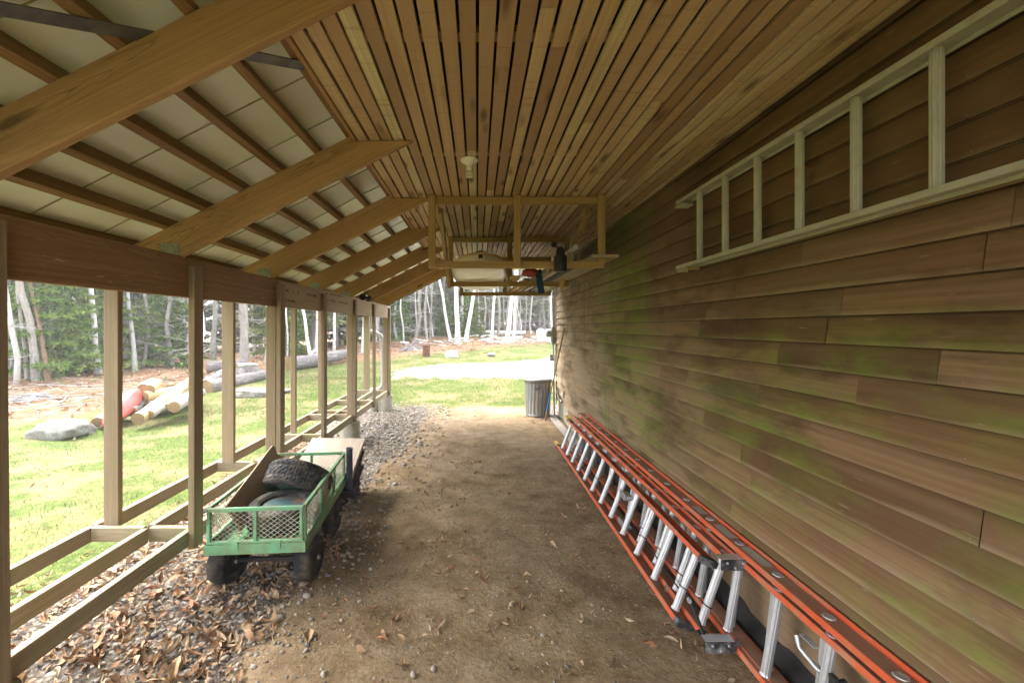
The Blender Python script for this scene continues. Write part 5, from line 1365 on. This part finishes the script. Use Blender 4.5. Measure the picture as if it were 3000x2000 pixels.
for name, bark, foot, top, wpx, lab in TR:
    p = on_ground(*foot); p.y += .25; rad = max(.03, wpx * p.y / 1333.3 / 2)
    q = at(top[0], top[1], p.y + random.uniform(-.4, .6)); d = (q - p) / max(.5, q.z - p.z)
    Ht = 8.5 + 12 * rad; taken.append((p.x, p.y))
    pt = [p + Vector((0, 0, -.1))]
    for i in range(1, 13):
        z = Ht * i / 12; k = min(z, 5) + .35 * max(0, z - 5); pt.append(p + Vector((d.x * k + random.gauss(0, .025), d.y * k + random.gauss(0, .03), z)))
    t = thing(name, lab, 'birch' if name == 'birch_tree' else 'tree', p)
    mb = MB(); mb.tube(pt, [rad * 1.25] + [rad * (1 - .78 * i / 12) for i in range(1, 13)], 12, cap=False); tr = mb.build('trunk', M[bark], t)
    lb_ = MB(); tufts = []
    for k in range(int(9 + rad * 50)):
        i = random.randint(4, 11); b = pt[i].lerp(pt[i + 1], random.random()) if i < 12 else pt[i]
        low = b.z - p.z < 4.2
        a = random.uniform(0, 6.28); L_ = random.uniform(.4, .9) if low else random.uniform(.8, 2.0)
        dd = Vector((math.cos(a), math.sin(a), random.uniform(-.1, .4) if low else random.uniform(.3, .9)))
        e = b + dd * L_; m_ = b.lerp(e, .5) + Vector((0, 0, .08))
        r_ = max(.006, rad * (.10 if low else .2)); lb_.tube([b, m_, e], [r_, r_ * .7, .003], 5, cap=False)
        for j in range(3):
            s = b.lerp(e, random.uniform(.4, 1)); f_ = s + Vector((random.gauss(0, .25), random.gauss(0, .25), random.gauss(0, .18))); lb_.tube([s, f_], [.005, .002], 3, cap=False)
            if not low: tufts += [(tuple(f_ + Vector((random.gauss(0, .12), random.gauss(0, .12), random.gauss(0, .12)))), (dd.x, dd.y, -.2)) for _ in range(4)]
    lb_.build('branches', M['bark'] if bark != 'birch' else M['bark_pale'], t)
    if tufts:
        v, rn = needle_mesh('l', tufts, None, .12, 4, .3); v = v - np.array(tuple(p))
        mesh_np('crown', v, np.arange(len(v)).reshape(-1, 3), M['birch_leaf'] if name != 'grey_tree' else M['spruce'], parent=t, rnd=rn)
# slender bare poles between the spruces
poles_ = []
for nm, bark, lab, grp in (('slender_tree', 'bark', 'slender dark bare trunk among the spruces', 'slender dark trunks in the wood'), ('slender_tree', 'bark_pale', 'slender pale grey bare trunk among the spruces', 'slender pale trunks in the wood'), ('slender_birch', 'birch', 'slender white birch trunk deep among the spruces', 'slender birches deep in the wood')):
    t = thing(nm, lab, 'tree', (0, 0, 0), grp); r_ = .055
    L = [Vector((.03 * i * random.uniform(-.4, 1) * .5 + random.gauss(0, .03), random.gauss(0, .05), .8 * i - .1)) for i in range(12)]
    mb = MB(); mb.local = True; mb.tube(L, [r_ * (1 - .07 * i) for i in range(12)], 9, cap=False); mb.build('trunk', M[bark], t)
    mb = MB(); mb.local = True
    for k in range(34):
        i = random.randint(1, 9); b = L[i]; a = random.uniform(0, 6.28); ln_ = random.uniform(.3, 1.1); d = Vector((math.cos(a), math.sin(a), random.uniform(-.3, .35)))
        mb.tube([b, b + d * ln_ * .5 + Vector((0, 0, .04)), b + d * ln_], [.010, .007, .002], 4, cap=False)
        for q in range(3):
            s = b + d * ln_ * random.uniform(.3, .9); mb.tube([s, s + Vector((random.gauss(0, .2), random.gauss(0, .2), random.gauss(0, .12)))], [.004, .0015], 3, cap=False)
    mb.build('branches', M['bark_pale'], t); poles_.append(t)
cnt = 0
while cnt < 78:
    x = random.uniform(-22, 8); y = random.uniform(7, 36); f_ = y - np.interp(x, *_YB); e0 = 5.2 if x < -5 else 4.6
    if not (e0 < f_ < e0 + 6) or not free(x, y, .45): continue
    taken.append((x, y)); k = cnt if cnt < 3 else (0, 1, 0, 1, 0, 2)[cnt % 6]; o = poles_[k] if cnt < 3 else copy_tree(poles_[k]); s = random.uniform(.6, 1.5)
    o.location = (x, y, gz(x, y)); o.scale = (s, s, random.uniform(.9, 1.2)); o.rotation_euler = (random.gauss(0, .05), random.gauss(0, .05), random.uniform(0, 6.28)); cnt += 1
# conifers in the front rows
cnt = 0; tries = 0
while cnt < 60 and tries < 4000:
    tries += 1
    x = random.uniform(-24, 13); y = random.uniform(8, 42); f_ = y - np.interp(x, *_YB)
    edge_ = 7.6 if x < -9 else (6.5 if x < -5 else 6.8)
    if not (edge_ < f_ < edge_ + 11): continue
    if not free(x, y, .9): continue
    taken.append((x, y)); k = cnt % 4
    place(SP[k], (x, y), random.uniform(.75, 1.25), random.uniform(0, 6.28), cnt < 4); cnt += 1
# young bright spruces
yg = make_conifer('young_spruce', 'bright green young spruce standing behind the heap of logs', 'spruce', 'young spruces at the edge of the wood', (3.4, 1.25, .15, 70, .15, 11, .2, 3), 'bark', 'young')
p = on_ground(440, 1076); yg.location = (p.x, p.y + .8, p.z - .05)
for (px, py, s, lab) in ((792, 1050, .95, 'bright green young spruce left of the big third stud post'), (20, 1120, 1.2, 'bright green young spruce at the far left edge of the wood'), (1300, 990, .7, 'low bright young spruce left of the birch clump'), (1375, 992, .8, 'young spruce seen between the leaning birches of the clump'), (1150, 1000, .9, 'young spruce seen between the drain pipe and the end post'), (1225, 985, .75, 'bushy young spruce just right of the end post'), (190, 1090, 1.1, 'young spruce between the brown tree and the marked birch')):
    o = copy_tree(yg); q = on_ground(px, py); o.location = (q.x, q.y + 1.2, q.z - .05); o.scale = (s,) * 3; o.rotation_euler = (0, 0, random.uniform(0, 6)); o['label'] = lab
# the wood behind, one mass
V, RN, TB = [], [], MB()
for i in range(5):
    mb, v, rn = conifer_parts(10.5, 2.1, random.uniform(.2, 1.6), 40, .34, 6, .25, 4); V.append(v); RN.append(rn)
vv, rr_ = [], []; cnt = 0
while cnt < 210:
    x = random.uniform(-50, 34); y = random.uniform(3, 62); f_ = y - np.interp(x, *_YB)
    if not (14.5 < f_ < 30): continue
    if x > 1.0 and y < 20: continue
    k = cnt % 5; s = random.uniform(.85, 1.35); a = random.uniform(0, 6.28); c, sn = math.cos(a), math.sin(a)
    w = V[k] * s; w = np.stack([w[:, 0] * c - w[:, 1] * sn, w[:, 0] * sn + w[:, 1] * c, w[:, 2]], 1) + np.array([x, y, gz(x, y)]); vv.append(w); rr_.append(RN[k])
    b = Vector((x, y, gz(x, y) - .1)); TB.tube([b, b + Vector((random.gauss(0, .1), random.gauss(0, .1), 6 * s)), b + Vector((0, 0, 10 * s))], [.13 * s, .09 * s, .02], 6, cap=False); cnt += 1
vv = np.concatenate(vv); fw = mesh_np('forest', vv, np.arange(len(vv)).reshape(-1, 3), M['spruce'], rnd=np.concatenate(rr_)); tag(fw, kind='stuff')
tag(TB.build('forest_trunks', M['bark']), kind='stuff')
# undergrowth shrubs as part of the ground cover
tf = []
for _ in range(900):
    x, y = random.uniform(-18, 6), random.uniform(8, 32); f_ = y - np.interp(x, *_YB)
    if not (3.5 < f_ < 12): continue
    h = random.uniform(.05, .5); tf.append(((x, y, gz(x, y) + h), (random.gauss(0, .6), random.gauss(0, .6), .5)))
v, rn = needle_mesh('u', tf, None, .10, 9, 0); tag(mesh_np('undergrowth', v, np.arange(len(v)).reshape(-1, 3), M['young'], rnd=rn), kind='stuff')

# ---------------------------------------------------------------- air
hz = bpy.data.materials.new('air'); hz.use_nodes = True; hn = hz.node_tree; hn.nodes.clear()
pv = hn.nodes.new('ShaderNodeVolumePrincipled'); pv.inputs['Density'].default_value = .0028; pv.inputs['Color'].default_value = (.9, .92, .9, 1); pv.inputs['Anisotropy'].default_value = .2
ho = hn.nodes.new('ShaderNodeOutputMaterial'); hn.links.new(pv.outputs[0], ho.inputs['Volume'])
mb = MB(); vs = [(x, y, z) for x in (-70, 60) for y in (-30, 95) for z in (-2, 17)]
mb.add(vs, [(0, 1, 3, 2), (4, 6, 7, 5), (0, 4, 5, 1), (2, 3, 7, 6), (0, 2, 6, 4), (1, 5, 7, 3)]); tag(mb.build('haze', hz), kind='stuff')
